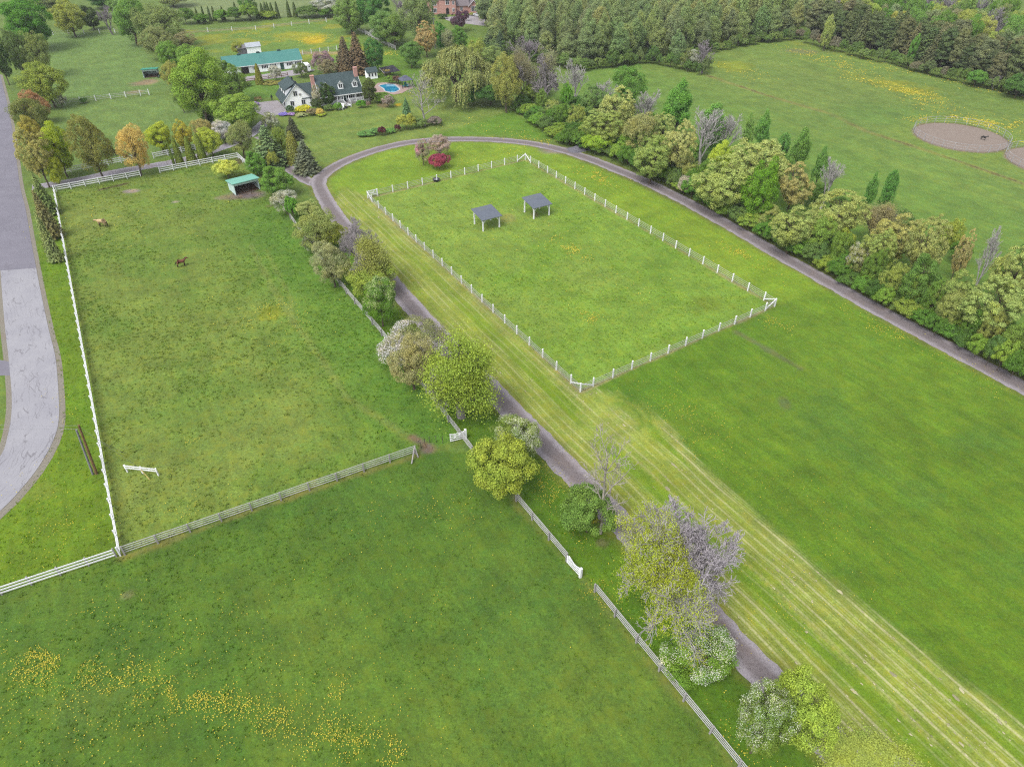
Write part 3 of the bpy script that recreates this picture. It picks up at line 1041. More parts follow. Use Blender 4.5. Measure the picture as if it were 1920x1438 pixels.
def skeleton(rng, trunk_h, trunk_r, levels, lean=.03):
    """levels: (n children, length ratio, angle, up, nseg, wiggle, tmin)"""
    out = [branches(rng, np.zeros((1, 3)), np.array([[rng.normal(0, lean), rng.normal(0, lean), 1.]]), np.array([trunk_h]), np.array([trunk_r]), 6, .05, .02)]
    for (nc, lr, ang, up, ns, wig, tmin) in levels:
        nodes, rad = out[-1]
        B, S = nodes.shape[0], nodes.shape[1] - 1
        plen = np.linalg.norm(nodes[:, 0] - nodes[:, -1], axis=1)
        t = np.sort(rng.uniform(tmin, 1, (B, nc)), 1)
        t[:, -1] = 1
        f = t * S
        i = np.minimum(f.astype(int), S - 1)
        fr = (f - i)[..., None]
        bi = np.arange(B)[:, None]
        p = nodes[bi, i] * (1 - fr) + nodes[bi, i + 1] * fr
        d = unit(nodes[bi, i + 1] - nodes[bi, i])
        r = (rad[bi, i] * (1 - fr[..., 0]) + rad[bi, i + 1] * fr[..., 0]) * .62
        az = rng.uniform(0, 2 * math.pi, (B, 1)) + np.arange(nc)[None] * 2.4 + rng.normal(0, .3, (B, nc))
        ref = np.where(np.abs(d[..., 2:3]) < .9, np.array([0, 0, 1.]), np.array([1., 0, 0]))
        s = unit(np.cross(d, ref))
        q = np.cross(s, d)
        per = s * np.cos(az)[..., None] + q * np.sin(az)[..., None]
        a = np.radians(ang * rng.uniform(.65, 1.25, (B, nc)))[..., None]
        dd = unit(d * np.cos(a) + per * np.sin(a) + np.array([0, 0, up]))
        L = plen[:, None] * lr * (1.2 - .55 * (t - tmin) / (1 - tmin + 1e-9)) * rng.uniform(.75, 1.2, (B, nc))
        out.append(branches(rng, p.reshape(-1, 3), dd.reshape(-1, 3), L.ravel(), r.ravel(), ns, wig, up * .5))
    return out


def skel_mesh(sk, rmin):
    Vs, Fs, o = [], [], 0
    for li, (nodes, rad) in enumerate(sk):
        A, B = nodes[:, :-1].reshape(-1, 3), nodes[:, 1:].reshape(-1, 3)
        ra, rb = np.maximum(rad[:, :-1].ravel(), rmin), np.maximum(rad[:, 1:].ravel(), rmin * .8)
        v, q = tubes(A, B, ra, rb, 6 if li == 0 else (5 if li == 1 else 3))
        Vs.append(v); Fs.append(q + o); o += len(v)
    return np.concatenate(Vs), np.concatenate(Fs)


def limb_mesh(rng, h, cz, C, tr, n):
    """a trunk up to cz and limbs from it to some of the clump centres"""
    pts = np.stack([np.zeros(7), np.zeros(7), np.linspace(-.01, cz, 7)], -1)
    pts[1:-1, :2] += rng.normal(0, .008, (5, 2))
    rad = tr * np.linspace(1, .4, 7)
    V, q = tubes(pts[:-1], pts[1:], rad[:-1], rad[1:], 7)
    Vs, Fs, o = [V], [q], len(V)
    sel = C[rng.permutation(len(C))[:n]]
    st = np.interp(np.clip(sel[:, 2] * rng.uniform(.35, .7, len(sel)), .12, cz), pts[:, 2], np.arange(7))
    i = np.minimum(st.astype(int), 5)
    base = pts[i] + (pts[i + 1] - pts[i]) * (st - i)[:, None]
    mid = base * .45 + sel * .55 + np.array([0, 0, .02]) + rng.normal(0, .012, sel.shape)
    r0 = tr * .32
    for A, B, a, b in ((base, mid, r0, r0 * .6), (mid, sel, r0 * .6, r0 * .2)):
        v, q = tubes(A, B, np.full(len(A), a), np.full(len(A), b), 4)
        Vs.append(v); Fs.append(q + o); o += len(v)
    return np.concatenate(Vs), np.concatenate(Fs)


def clumps(rng, n, r, h, b, lump=.3, prof=None, inner=.15, low=-.75):
    d = rdirs(rng, n * 3)
    d = d[d[:, 2] > low][:n]
    lobes = rdirs(rng, 9)
    g = np.max(d @ lobes.T, 1)
    rad = 1 - lump + lump * sstep(.55, 1.0, g)
    u = rad * rng.uniform(.72, .95, len(d))
    k = rng.random(len(d)) < inner
    u[k] = rng.uniform(.15, .6, k.sum())
    cz, hz = (1 + b) / 2 * h, (1 - b) / 2 * h
    C = d * u[:, None] * np.array([r, r, hz]) + np.array([0, 0, cz])
    if prof is not None:
        C[:, :2] *= prof((C[:, 2] - b * h) / (h - b * h))[:, None]
    return C, d


def clump_leaves(rng, C, D, pr, nl, ls, upb=.35, flat=.8, jit=.75):
    n = len(C)
    pr = pr * rng.uniform(.65, 1.3, n)
    d = unit(rdirs(rng, n * nl).reshape(n, nl, 3) + D[:, None] * .55 + np.array([0, 0, upb]))
    rr = rng.uniform(.35, 1.0, (n, nl, 1)) ** .6
    Pn = C[:, None] + d * rr * pr[:, None, None] * np.array([1, 1, flat])
    Nn = d + rng.normal(0, jit, d.shape) * .6 + np.array([0, 0, .25])
    return leaf_quads(rng, Pn.reshape(-1, 3), Nn.reshape(-1, 3), ls)


LIB = {}


def reg(kind, r, b, parts):
    """parts: (part name, verts, faces, material); crown radius r for height 1, crown starts at b"""
    zs = max(np.percentile(p[1][:, 2], 99.7) for p in parts)
    fol = max(parts, key=lambda p: len(p[1]))[1]
    cx, cy = (np.percentile(fol[:, 0], 96) + np.percentile(fol[:, 0], 4)) / 2, (np.percentile(fol[:, 1], 96) + np.percentile(fol[:, 1], 4)) / 2
    zt = fol[:, 2].max()
    for p in parts:                                               # an even crown stands over its trunk
        k = np.clip(p[1][:, 2] / (zt * .5), 0, 1)
        p[1][:, 0] -= cx * k
        p[1][:, 1] -= cy * k
    rad = np.percentile(np.hypot(fol[:, 0], fol[:, 1]), 94)
    b = min(b, float(np.percentile(fol[:, 2], 2) / zs)) if b > 0 else 0.0
    S = np.array([r / rad, r / rad, 1 / zs])
    LIB.setdefault(kind, []).append((r, b, [(n, mesh_np(kind + "_" + n, v * S, f, [m])) for n, v, f, m in parts]))


def leafy(kind, seeds, r, b, npuff=85, nl=150, pr=.105, ls=.030, lump=.32, prof=None, inner=.15, upb=.35, tr=.022, m=None, blossom=0, low=-.98, nlimb=40, flat=.8, jit=.75):
    for sd in seeds:
        rg = np.random.default_rng(sd)
        C, D = clumps(rg, npuff, r * .92, .96, b, lump, prof, inner, low)
        pv, pq = clump_leaves(rg, C, D, pr, nl, ls, upb, flat, jit)
        tv, tq = limb_mesh(rg, 1, (1 + b) / 2 * .9, C, tr, nlimb)
        parts = [("trunk", tv, tq, BARK), ("crown", pv, pq, m or LEAF)]
        if blossom:
            k = sstep(.40, .60, fbm(C[:, 0] + 3 * sd, C[:, 1] + C[:, 2], 2.6, sd, 2)) * (.35 + .65 * sstep(.25, .8, C[:, 2]))
            k = rg.random(len(C)) < k * 1.5
            bv, bq = clump_leaves(rg, C[k], D[k], pr * 1.1, int(nl * blossom), ls * .8, upb + .15, flat, jit)
            parts.append(("blossom", bv, bq, LEAF))
        reg(kind, r, b, parts)


leafy("leafy", (1, 2, 3), .42, .12, npuff=110, nl=330, pr=.095, ls=.0185)
leafy("fine", (11, 12), .42, .10, npuff=170, nl=170, pr=.085, ls=.0165, lump=.36, inner=.2, jit=1.0)       # sparse, feathery
leafy("oak", (21, 22, 23), .46, .14, npuff=240, nl=135, pr=.060, ls=.0175, lump=.40, inner=.10, upb=.6)
leafy("shrub", (31, 32, 33), .62, .0, npuff=110, nl=260, pr=.13, ls=.029, lump=.35, tr=.02, low=-.25)
leafy("apple", (41, 42), .52, .06, npuff=120, nl=250, pr=.10, ls=.0185, lump=.34, blossom=.55, low=-.6)
leafy("bloom", (51, 52), .52, .04, npuff=110, nl=150, pr=.10, ls=.0185, lump=.34, blossom=1.5, low=-.6)
leafy("poplar", (61, 62, 63, 64), .24, .08, npuff=190, nl=110, pr=.046, ls=.0145, lump=.55, inner=.25, upb=.2, flat=1.5, prof=lambda t: np.clip(.8 + .5 * t - 1.0 * t * t, .2, 1), tr=.012, low=-.9)
leafy("pine", (71, 72), .25, .12, npuff=150, nl=140, pr=.064, ls=.018, lump=.45, inner=.25, upb=.1, flat=.6, prof=lambda t: np.clip(1.15 - .8 * t, .12, 1), tr=.014, m=NEEDLE, low=-.9)


def spruce(kind, seeds, r, nz=26, m=NEEDLE, dens=1.0, ls=.030):
    for sd in seeds:
        rg = np.random.default_rng(sd)
        Pn, Nn, A, B = [], [], [], []
        for i in range(nz):
            z = .03 + .95 * (i / (nz - 1)) ** 1.05
            L = r * (1 - z) ** .85 * 1.02 + .012
            k = max(4, int(11 * (1 - z) + 4))
            for j in range(k):
                a = 2 * math.pi * (j + rg.uniform(-.3, .3)) / k + i * 1.9
                l = L * rg.uniform(.72, 1.08)
                q = max(5, int(l / r * 75 * dens))
                t = rg.uniform(.12, 1, q) ** .75
                d = np.array([math.cos(a), math.sin(a), 0])
                e = np.array([-math.sin(a), math.cos(a), 0])
                w = .05 * (1.1 - t) + .012
                base = d * (t * l)[:, None] + e * (rg.normal(0, 1, q) * w * .55)[:, None]
                zz = z + .05 * t * l / r - .10 * (t * l) ** 2 / r + rg.normal(0, .008, q)
                base[:, 2] = zz
                Pn.append(base)
                Nn.append(np.tile(d * .5 + np.array([0, 0, .8]), (q, 1)) + rg.normal(0, .5, (q, 3)))
                A.append((0, 0, z)); B.append((d[0] * l * .8, d[1] * l * .8, z - .03 * l / r))
        Pn, Nn, A, B = np.concatenate(Pn), np.concatenate(Nn), np.array(A), np.array(B)
        v, q = leaf_quads(rg, Pn, Nn, ls * 1.25, .5)
        tv, tq = tubes(np.array([[0, 0, -.01], [0, 0, .5]]), np.array([[0, 0, .5], [0, 0, .98]]), np.array([.016, .01]), np.array([.01, .003]), 6)
        bv, bq = tubes(A, B, np.full(len(A), .0035), np.full(len(A), .0015), 3)
        reg(kind, r, .0, [("trunk", np.concatenate([tv, bv]), np.concatenate([tq, bq + len(tv)]), BARK), ("crown", v, q, m)])


spruce("spruce", (81, 82), .30)

# clipped-looking column of cedar
for sd in (91, 92):
    rg = np.random.default_rng(sd)
    n = 7000
    z = rg.uniform(0, 1, n)
    rr = .15 * np.clip(1.02 - z, 0, 1) ** .55 * (1 + .18 * (fbm(z * 9, rg.uniform(0, 1, n), 1, sd, 2) - .5)) * rg.uniform(.72, 1.03, n)
    a = rg.uniform(0, 2 * math.pi, n)
    d = np.stack([np.cos(a), np.sin(a), z * 0 + .35], -1)
    Pn = np.stack([np.cos(a) * rr, np.sin(a) * rr, z], -1)
    v, q = leaf_quads(rg, Pn, d + rg.normal(0, .35, d.shape), .04, .5, droop=np.tile([0, 0, 1.], (n, 1)) + rg.normal(0, .25, (n, 3)))
    tv, tq = tubes(np.array([[0, 0, -.01]]), np.array([[0, 0, .9]]), np.array([.02]), np.array([.005]), 6)
    reg("cedar", .15, .0, [("trunk", tv, tq, BARK), ("crown", v, q, NEEDLE)])

# willow: mounds of hanging strands
rg = np.random.default_rng(101)
mc = np.array([(0, 0, .80), (.22, .05, .70), (-.22, .08, .72), (.05, -.24, .68), (-.04, .26, .70), (.38, -.16, .52), (-.38, -.12, .54), (.30, .32, .52), (-.28, .34, .50), (.02, -.44, .46), (.48, .10, .44), (-.48, .14, .42), (-.30, -.36, .44), (.32, -.40, .40)])
ns, m_ = 125, 24
S, Dd = [], []
for c in mc:
    d = rdirs(rg, ns)
    d[:, 2] = np.abs(d[:, 2]) * .9
    R0 = rg.uniform(.10, .19)
    S.append(c + d * R0 * rg.uniform(.6, 1, (ns, 1)) * np.array([1.05, 1.05, .8]))
    Dd.append(d)
top, d = np.concatenate(S), np.concatenate(Dd)
n = len(top)
ln = rg.uniform(.10, .34, n) * (.75 + .5 * (rg.random(n) < .3)) * np.clip(1.35 - top[:, 2], .5, 1)
t = rg.uniform(0, 1, (n, m_)) ** .85
out = unit(top * np.array([1, 1, 0]) + d * np.array([.3, .3, 0]) + 1e-6)
Pn = np.repeat(top[:, None], m_, 1) + (out * .035)[:, None] * np.sqrt(t)[..., None]
Pn[..., 2] = np.maximum(top[:, 2:3] - t ** 1.1 * ln[:, None], .03)
Pn[..., :2] += rg.normal(0, .006, Pn.shape[:2] + (2,))
Nn = np.repeat(d[:, None], m_, 1) + rg.normal(0, .4, Pn.shape) + np.array([0, 0, .35])
v, q = leaf_quads(rg, Pn.reshape(-1, 3), Nn.reshape(-1, 3), .028, .34, droop=np.tile([0, 0, -1.], (Pn.size // 3, 1)) + rg.normal(0, .15, (Pn.size // 3, 3)))
sk = skeleton(rg, .34, .040, [(6, 1.0, 45, .15, 4, .12, .55), (5, .7, 42, .02, 4, .15, .3), (4, .6, 40, -.15, 3, .15, .3)])
tv, tq = skel_mesh(sk, .0025)
reg("willow", .62, .0, [("trunk", tv, tq, BARK), ("crown", v, q, LEAF)])


# bare and half-leafed trees
def bare(kind, seeds, r, levels, th, tr, rmin, leaf=None, nm="crown"):
    for sd in seeds:
        rg = np.random.default_rng(sd)
        sk = skeleton(rg, th, tr, levels)
        cut = 2 if leaf or True else 3
        tv, tq = skel_mesh(sk[:cut], rmin)
        bv, bq = skel_mesh(sk[cut:], rmin)
        parts = [("trunk", tv, tq, BARK), ("twigs", bv, bq, BARK)]
        if leaf:
            tips = sk[-1][0][:, 1:].reshape(-1, 3)
            thr, nl, spread, ls = leaf
            f = fbm(tips[:, 0] + tips[:, 2] * .7 + sd, tips[:, 1] - tips[:, 2] * .4, 2.8, sd, 2)
            if kind == "broad":                                       # leaf has broken on one side only
                f = f + np.clip((-tips[:, 0] * 1.3 - tips[:, 1] * .6) / np.percentile(np.abs(tips[:, 0]), 95), -.8, .8) * .34
            tips = tips[f + rg.uniform(-.05, .05, len(f)) > thr]
            Pn = np.repeat(tips, nl, 0)
            Pn = Pn + rg.normal(0, spread, Pn.shape)
            lv, lq = leaf_quads(rg, Pn, rg.normal(0, .6, Pn.shape) + np.array([0, 0, .7]), ls)
            parts.append((nm, lv, lq, LEAF))
        reg(kind, r, .1, parts)


LV_ROUND = [(8, .62, 52, .10, 5, .10, .22), (6, .55, 42, .10, 4, .14, .25), (5, .58, 38, .06, 3, .16, .2), (5, .62, 36, .04, 3, .18, .15), (3, .6, 34, .02, 2, .2, .2)]
LV_VASE = [(9, .62, 30, .16, 5, .08, .15), (6, .5, 28, .14, 4, .10, .2), (5, .52, 28, .10, 3, .12, .2), (4, .55, 28, .06, 2, .14, .2)]
LV_DEAD = [(11, .42, 58, .12, 5, .10, .25), (5, .5, 42, .10, 4, .16, .25), (4, .5, 40, .05, 3, .2, .2), (3, .5, 40, .05, 2, .2, .2)]
bare("bare", (111, 112), .42, LV_ROUND, .55, .026, .0016)
bare("vase", (121, 122), .30, LV_VASE, .55, .020, .0018)
bare("dead", (131,), .36, LV_DEAD, .85, .020, .0018)
bare("half", (141, 142, 143), .48, LV_ROUND, .28, .026, .0016, leaf=(.48, 7, .030, .0082))
bare("mostly", (151, 152), .48, LV_ROUND, .22, .026, .0014, leaf=(.40, 11, .034, .0082))
bare("broad", (161,), .72, [(15, 1.15, 52, .10, 6, .08, .30), (7, .50, 40, .08, 4, .12, .25), (6, .55, 38, .06, 3, .15, .2), (5, .6, 36, .04, 3, .18, .15), (4, .6, 34, .02, 2, .2, .2)], .40, .017, .0020, leaf=(.585, 5, .018, .0078))

GAIN = dict(oak=2.7, poplar=2.7, shrub=2.9, spruce=2.6, pine=2.5, cedar=2.2, willow=2.1, leafy=2.4, fine=2.5)
rng_t = random.Random(5)
_sph = []
for i in range(9):
    for j in range(16):
        th_, ph_ = math.pi * i / 8, 2 * math.pi * j / 16
        _sph.append((math.sin(th_) * math.cos(ph_), math.sin(th_) * math.sin(ph_), math.cos(th_)))
_sph = np.array(_sph)


def fit(x0, y0, x1, y1, b):
    """ground point, height and crown radius of a tree filling this box of the photograph"""
    cx, by = (x0 + x1) / 2, y1
    g = G(cx, by)
    h, r = 6.0, (x1 - x0) / 2 / F * P(g)[2]
    for _ in range(40):
        E = _sph * np.array([r, r, (1 - b) / 2 * h]) + np.array([g[0], g[1], (1 + b) / 2 * h])
        q = P(E)
        z = P(g)[2]
        bot = max(q[:, 1].max(), P(g)[1])
        by += (y1 - bot) * .6
        cx += ((x0 + x1) / 2 - (q[:, 0].min() + q[:, 0].max()) / 2) * .8
        g = G(cx, by)
        h = max(.4, h + (q[:, 1].min() - y0) * z / F * .7)
        r *= ((x1 - x0) / (q[:, 0].max() - q[:, 0].min())) ** .8
    return g, h, r


GREY_BARK = col(176, 168, 170)
BROWN_BARK = col(112, 98, 86)
KINDNAME = dict(leafy="leafy_tree", fine="leafy_tree", oak="oak_tree", shrub="shrub", apple="apple_tree", bloom="apple_tree", poplar="poplar_tree", pine="pine_tree",
                spruce="spruce_tree", cedar="cedar_tree", willow="willow_tree", bare="bare_tree", vase="bare_tree", dead="dead_tree", half="maple_tree", mostly="maple_tree", broad="maple_tree")
NPLANT = [0]


def plant_at(kind, g, h, r, c, label, group=None, rz=None, name=None, bark=None, c2=None, cat=None, lean=(0, 0)):
    var = LIB[kind]
    rn, b, parts = var[NPLANT[0] % len(var)]
    NPLANT[0] += 1
    name = name or KINDNAME[kind]
    e = thing(name, label, cat or ("shrub" if name == "shrub" else "tree"), (g[0], g[1], 0), rng_t.uniform(0, 6.28) if rz is None else rz, group)
    e.scale = (r / rn, r / rn, h)
    e.rotation_euler[0], e.rotation_euler[1] = lean
    if bark is None:
        bark = GREY_BARK if kind in ("bare", "vase", "dead", "half", "mostly", "broad") else BROWN_BARK
    j = np.array([rng_t.uniform(.93, 1.07) for _ in range(3)])
    for pn, me in parts:
        cc = bark * (1.3 if pn == "twigs" else 1.1) if pn in ("trunk", "twigs") else (col(*(c2 or (236, 232, 226))) * 2.0 if pn == "blossom" else col(*c) * j * GAIN.get(kind, 2.1))
        if pn == "crown":
            cc = cc * np.array([1.12, 1.0, .90]) if c[1] > c[0] and c[1] > c[2] else cc
            cc = cc * .92 + .08 * float(cc @ np.array([.3, .6, .1]))
        obj(pn, me, e, color=cc)
    return e


def plant(kind, box, c, label, **kw):
    b = LIB[kind][0][1]
    g, h, r = fit(*box, b)
    return plant_at(kind, g, h, r, c, label, **kw)

# ------------------------------------------------------------------ the tree row along the near track
plant("leafy", (486, 308, 546, 368), (108, 152, 62), "round mid green tree beside the mint roofed horse shelter")
plant("bloom", (508, 354, 560, 402), (120, 144, 84), "pale blossoming crab apple nearest the mint roofed shelter", c2=(222, 220, 208))
plant("shrub", (534, 368, 560, 412), (98, 148, 48), "small vivid green bush between two pale blossoming trees", name="shrub")
plant("fine", (554, 374, 600, 412), (158, 172, 104), "pale yellow green small tree at the track junction")
plant("fine", (552, 396, 630, 472), (138, 156, 84), "broad olive green tree over the start of the rail fence")
plant("bloom", (566, 440, 600, 474), (120, 146, 76), "little white flowering bush under the broad olive tree", c2=(220, 220, 210), name="apple_tree")
plant("fine", (590, 414, 650, 466), (152, 168, 62), "yellow green maple behind the greyish lilac tree")
plant("fine", (585, 452, 655, 538), (150, 154, 112), "dull greyish olive tree leaning over the rail fence")
plant("bare", (636, 404, 712, 520), (150, 140, 130), "leafless grey tree with fine twigs beside the track")
plant("mostly", (660, 446, 738, 546), (150, 166, 84), "sparse grey tree with few yellow green leaves over the track", name="maple_tree")
plant("fine", (655, 492, 738, 560), (142, 166, 66), "low yellow green tree beside the track under the leafless tree")
plant("apple", (678, 524, 746, 612), (104, 150, 44), "round green tree with cream flowers on its top", c2=(206, 214, 162))
plant("bloom", (715, 594, 842, 690), (136, 150, 102), "large spreading apple tree white with blossom", c2=(228, 222, 224))
plant("fine", (730, 622, 812, 730), (152, 158, 108), "dusky olive tree under the large white apple tree")
plant("mostly", (798, 628, 922, 782), (156, 176, 66), "big yellow green maple hanging over track and rail fence")
plant("apple", (924, 776, 1012, 868), (126, 162, 68), "white flowering tree beyond the dense yellow green bush", c2=(226, 230, 206))
plant("leafy", (884, 820, 1000, 946), (168, 182, 48), "dense yellow green round tree beside the white field gate", b_=0) if False else plant_at("shrub", *fit(884, 820, 1000, 946, 0), (136, 162, 56), "dense yellow green round bush where the rail fence restarts")
plant("shrub", (1052, 908, 1156, 1016), (98, 138, 58), "big green bush at the foot of the dead tree")
plant("shrub", (1082, 950, 1118, 994), (176, 184, 40), "small bright yellow green sprig in front of the green bush")
plant("dead", (1086, 806, 1192, 1000), (150, 150, 120), "tall dead grey tree rising out of a green bush", bark=col(190, 182, 170))
plant("broad", (1136, 984, 1340, 1208), (166, 188, 44), "huge broad grey twigged maple half in yellow green leaf", rz=0.0, bark=col(200, 192, 198))
plant("apple", (1240, 1164, 1376, 1292), (116, 158, 50), "green bush speckled with white flowers below the huge maple", c2=(234, 234, 220))
plant("leafy", (1440, 1266, 1572, 1410), (152, 176, 66), "bright yellow green tree beside the lowest stretch of track")
plant("apple", (1382, 1284, 1490, 1424), (126, 160, 66), "white speckled tree leaning on a bright yellow green one", c2=(224, 228, 206))
plant("mostly", (1552, 1396, 1740, 1560), (150, 170, 78), "grey twigged yellow green tree cut by the frame's lower edge", bark=col(176, 170, 166))

# ------------------------------------------------------------------ the hedgerow beside the far track
OAKC = [(148, 164, 96), (144, 162, 92), (160, 164, 104), (134, 154, 82), (148, 168, 90)]
hedge = [
    ("fine", (922, 100, 976, 212), (142, 156, 82), "tall pale yellow green tree at the hedgerow end beside the willow"),
    ("half", (950, 92, 1004, 200), (150, 144, 112), "grey purple half bare tree in the hedgerow near the willow"),
    ("half", (1000, 92, 1054, 205), (168, 158, 124), "pale tan half bare tree second from the willow end"),
    ("vase", (1050, 112, 1096, 215), None, "upright leafless grey tree behind the hedgerow's ivy clad stump"),
    ("leafy", (1052, 158, 1074, 220), (96, 150, 44), "narrow ivy clad green stump standing in the hedgerow"),
    ("leafy", (1090, 160, 1142, 235), (112, 142, 80), "muted green tree left of the first big pale oak"),
    ("oak", (1124, 162, 1194, 265), OAKC[0], "first big pale oak of the hedgerow with the barest grey neighbour"),
    ("oak", (1094, 206, 1170, 282), OAKC[3], "low olive oak in front of the first big pale oak"),
    ("fine", (1150, 122, 1212, 205), (100, 150, 62), "fresh green tree behind the first big pale oak"),
    ("vase", (1112, 150, 1152, 215), None, "small leafless tree before the fresh green tree"),
    ("vase", (1184, 168, 1234, 262), None, "leafless grey tree right behind the first big pale oak"),
    ("fine", (1170, 210, 1232, 300), (150, 154, 98), "pale greyish oak below the leafless tree"),
    ("poplar", (1244, 150, 1298, 262), (96, 148, 60), "tall fresh green poplar standing clear against the far field"),
    ("oak", (1214, 214, 1266, 298), OAKC[1], "pale oak just before the tall clear poplar"),
    ("oak", (1242, 228, 1305, 342), OAKC[2], "yellowish oak below the tall clear poplar"),
    ("oak", (1186, 254, 1262, 345), OAKC[3], "olive oak low over the track before the yellowish oak"),
    ("vase", (1294, 205, 1350, 312), None, "leafless silver grey tree, left one of the bare group"),
    ("vase", (1336, 212, 1394, 310), None, "leafless silver grey tree, right one of the bare group"),
    ("poplar", (1312, 196, 1370, 300), (104, 148, 66), "green poplar behind the bare silver grey group"),
    ("poplar", (1390, 212, 1416, 290), (112, 150, 74), "slim green poplar right of the bare silver group"),
    ("poplar", (1414, 206, 1446, 292), (104, 150, 68), "slim green poplar, second right of the bare silver group"),
    ("poplar", (1450, 250, 1482, 322), (96, 144, 70), "small green poplar behind the widest pale oak"),
    ("poplar", (1478, 240, 1522, 330), (100, 144, 64), "darker green poplar behind the widest pale oak"),
    ("oak", (1366, 255, 1478, 376), OAKC[0], "widest pale oak in the middle of the hedgerow"),
    ("oak", (1306, 290, 1412, 400), OAKC[4], "broad yellow olive oak low beside the widest oak"),
    ("leafy", (1322, 266, 1372, 352), (164, 186, 56), "bright yellow green maple among the pale oaks"),
    ("leafy", (1392, 298, 1466, 420), (104, 154, 38), "vivid green tree in front of the widest pale oak"),
    ("oak", (1456, 303, 1526, 398), OAKC[2], "tan oak right of the vivid green tree"),
    ("poplar", (1522, 276, 1556, 356), (100, 146, 68), "thin green poplar beside the pale leafless tree"),
    ("vase", (1526, 296, 1582, 392), None, "pale leafless tree with upswept twigs before the open field"),
    ("oak", (1446, 384, 1532, 476), OAKC[1], "low olive oak over the track past the vivid green tree"),
    ("oak", (1516, 358, 1620, 466), OAKC[4], "large yellowish oak below the pale leafless tree"),
    ("poplar", (1616, 324, 1650, 405), (92, 144, 66), "left of two dark green poplars against the far field"),
    ("poplar", (1646, 320, 1686, 406), (88, 142, 62), "right of two dark green poplars against the far field"),
    ("half", (1610, 378, 1684, 462), (166, 160, 106), "thin pale oak with grey twigs under the two dark poplars"),
    ("oak", (1608, 428, 1682, 526), OAKC[3], "olive oak low in the hedge under the thin pale oak"),
    ("oak", (1634, 398, 1734, 500), OAKC[0], "great pale oak, left of the biggest pair"),
    ("oak", (1690, 406, 1778, 540), OAKC[1], "great pale oak, right of the biggest pair"),
    ("leafy", (1758, 408, 1810, 470), (146, 166, 64), "yellow green tree on the field side of the great oaks"),
    ("oak", (1782, 430, 1832, 528), OAKC[2], "narrow tan oak between great oaks and leafless tree"),
    ("vase", (1822, 430, 1886, 552), None, "leafless grey tree nearest the frame's edge"),
    ("leafy", (1688, 474, 1770, 582), (102, 142, 62), "leafy green tree in front of the biggest oak pair"),
    ("oak", (1746, 505, 1828, 604), OAKC[3], "olive oak low in front of the narrow tan oak"),
    ("oak", (1848, 462, 1950, 585), OAKC[4], "large pale oak cut by the frame's edge"),
    ("oak", (1798, 520, 1926, 640), OAKC[1], "nearest broad pale oak overhanging the track side shrubs"),
    ("fine", (1900, 430, 1975, 540), (96, 140, 66), "green tree behind the large oak at the frame's edge"),
]
for kd, bx, c, lb in hedge:
    plant(kd, bx, c or (150, 145, 140), lb, group="hedgerow trees beside the far track", bark=col(196, 192, 188) if kd == "vase" else None)

# shrubs that hem the track
HB = [(972, 214), (1010, 240), (1050, 268), (1098, 285), (1150, 300), (1200, 322), (1260, 352), (1330, 392), (1400, 432), (1470, 470), (1550, 515), (1640, 566), (1730, 616), (1820, 664), (1920, 716), (2000, 760)]
hb = np.array(HB, float)
sl = np.concatenate([[0], np.cumsum(np.hypot(*np.diff(hb, axis=0).T))])
sh = random.Random(3)
GREENS = [(82, 118, 48), (92, 134, 50), (74, 110, 48), (108, 146, 52), (92, 122, 62), (120, 150, 56), (86, 128, 44)]
q = 0.0
nsh = 0
while q < sl[-1]:
    px, py = np.interp(q, sl, hb[:, 0]), np.interp(q, sl, hb[:, 1])
    zz = P(G(px, py))[2]
    w = sh.uniform(3.2, 5.0) * F / zz
    hh = sh.uniform(2.0, 3.6) * F / zz
    c = GREENS[nsh % 7]
    plant("shrub", (px - w / 2, py - hh - w * .18, px + w / 2, py + sh.uniform(-6, 1)), c, "leafy green shrub at the foot of the hedgerow along the far track", group="shrubs along the hedgerow foot")
    w2 = w * sh.uniform(.9, 1.2)
    px2, py2 = px + w * .35, py - hh * .55
    plant("shrub", (px2 - w2 / 2, py2 - hh * 1.25, px2 + w2 / 2, py2 + 4), GREENS[(nsh * 3 + 2) % 7], "leafy green understorey shrub deep in the hedgerow", group="understorey shrubs in the hedgerow")
    q += w * .52
    nsh += 1
for bx, c, lb in (((1094, 246, 1148, 290), (128, 162, 44), "bright yellow green shrub beside the grey gravel heap"), ((1772, 556, 1800, 592), (176, 188, 40), "bright yellow green sprig in the hedgerow, upper one"), ((1752, 586, 1796, 622), (180, 188, 44), "bright yellow shrub low at the track, lower one"),
                  ((1640, 470, 1672, 520), (134, 164, 48), "yellow green shrub under the great pale oaks"), ((1540, 420, 1600, 478), (148, 164, 56), "yellow green low tree under the large yellowish oak"), ((1268, 330, 1300, 366), (156, 160, 140), "greyish white flowering shrub low beside the track")):
    plant("shrub", bx, c, lb)
# greener trees that fill the hedgerow between the oaks
q, nf_ = 10.0, 0
while q < sl[-1]:
    px, py = np.interp(q, sl, hb[:, 0]) + 12, np.interp(q, sl, hb[:, 1]) - 20
    zz = P(G(px, py))[2]
    w, hh = sh.uniform(3.6, 5.4) * F / zz, sh.uniform(4.6, 7.4) * F / zz
    plant(["fine", "leafy", "apple", "fine"][nf_ % 4] if nf_ % 9 == 4 else ["fine", "leafy"][nf_ % 2], (px - w / 2, py - hh, px + w / 2, py + 2), [(126, 156, 66), (112, 146, 60), (150, 164, 88), (104, 140, 56), (138, 160, 76)][nf_ % 5],
          "yellow green tree filling the hedgerow between the pale oaks", name="leafy_tree", group="green trees filling the hedgerow")
    q += w * .8
    nf_ += 1
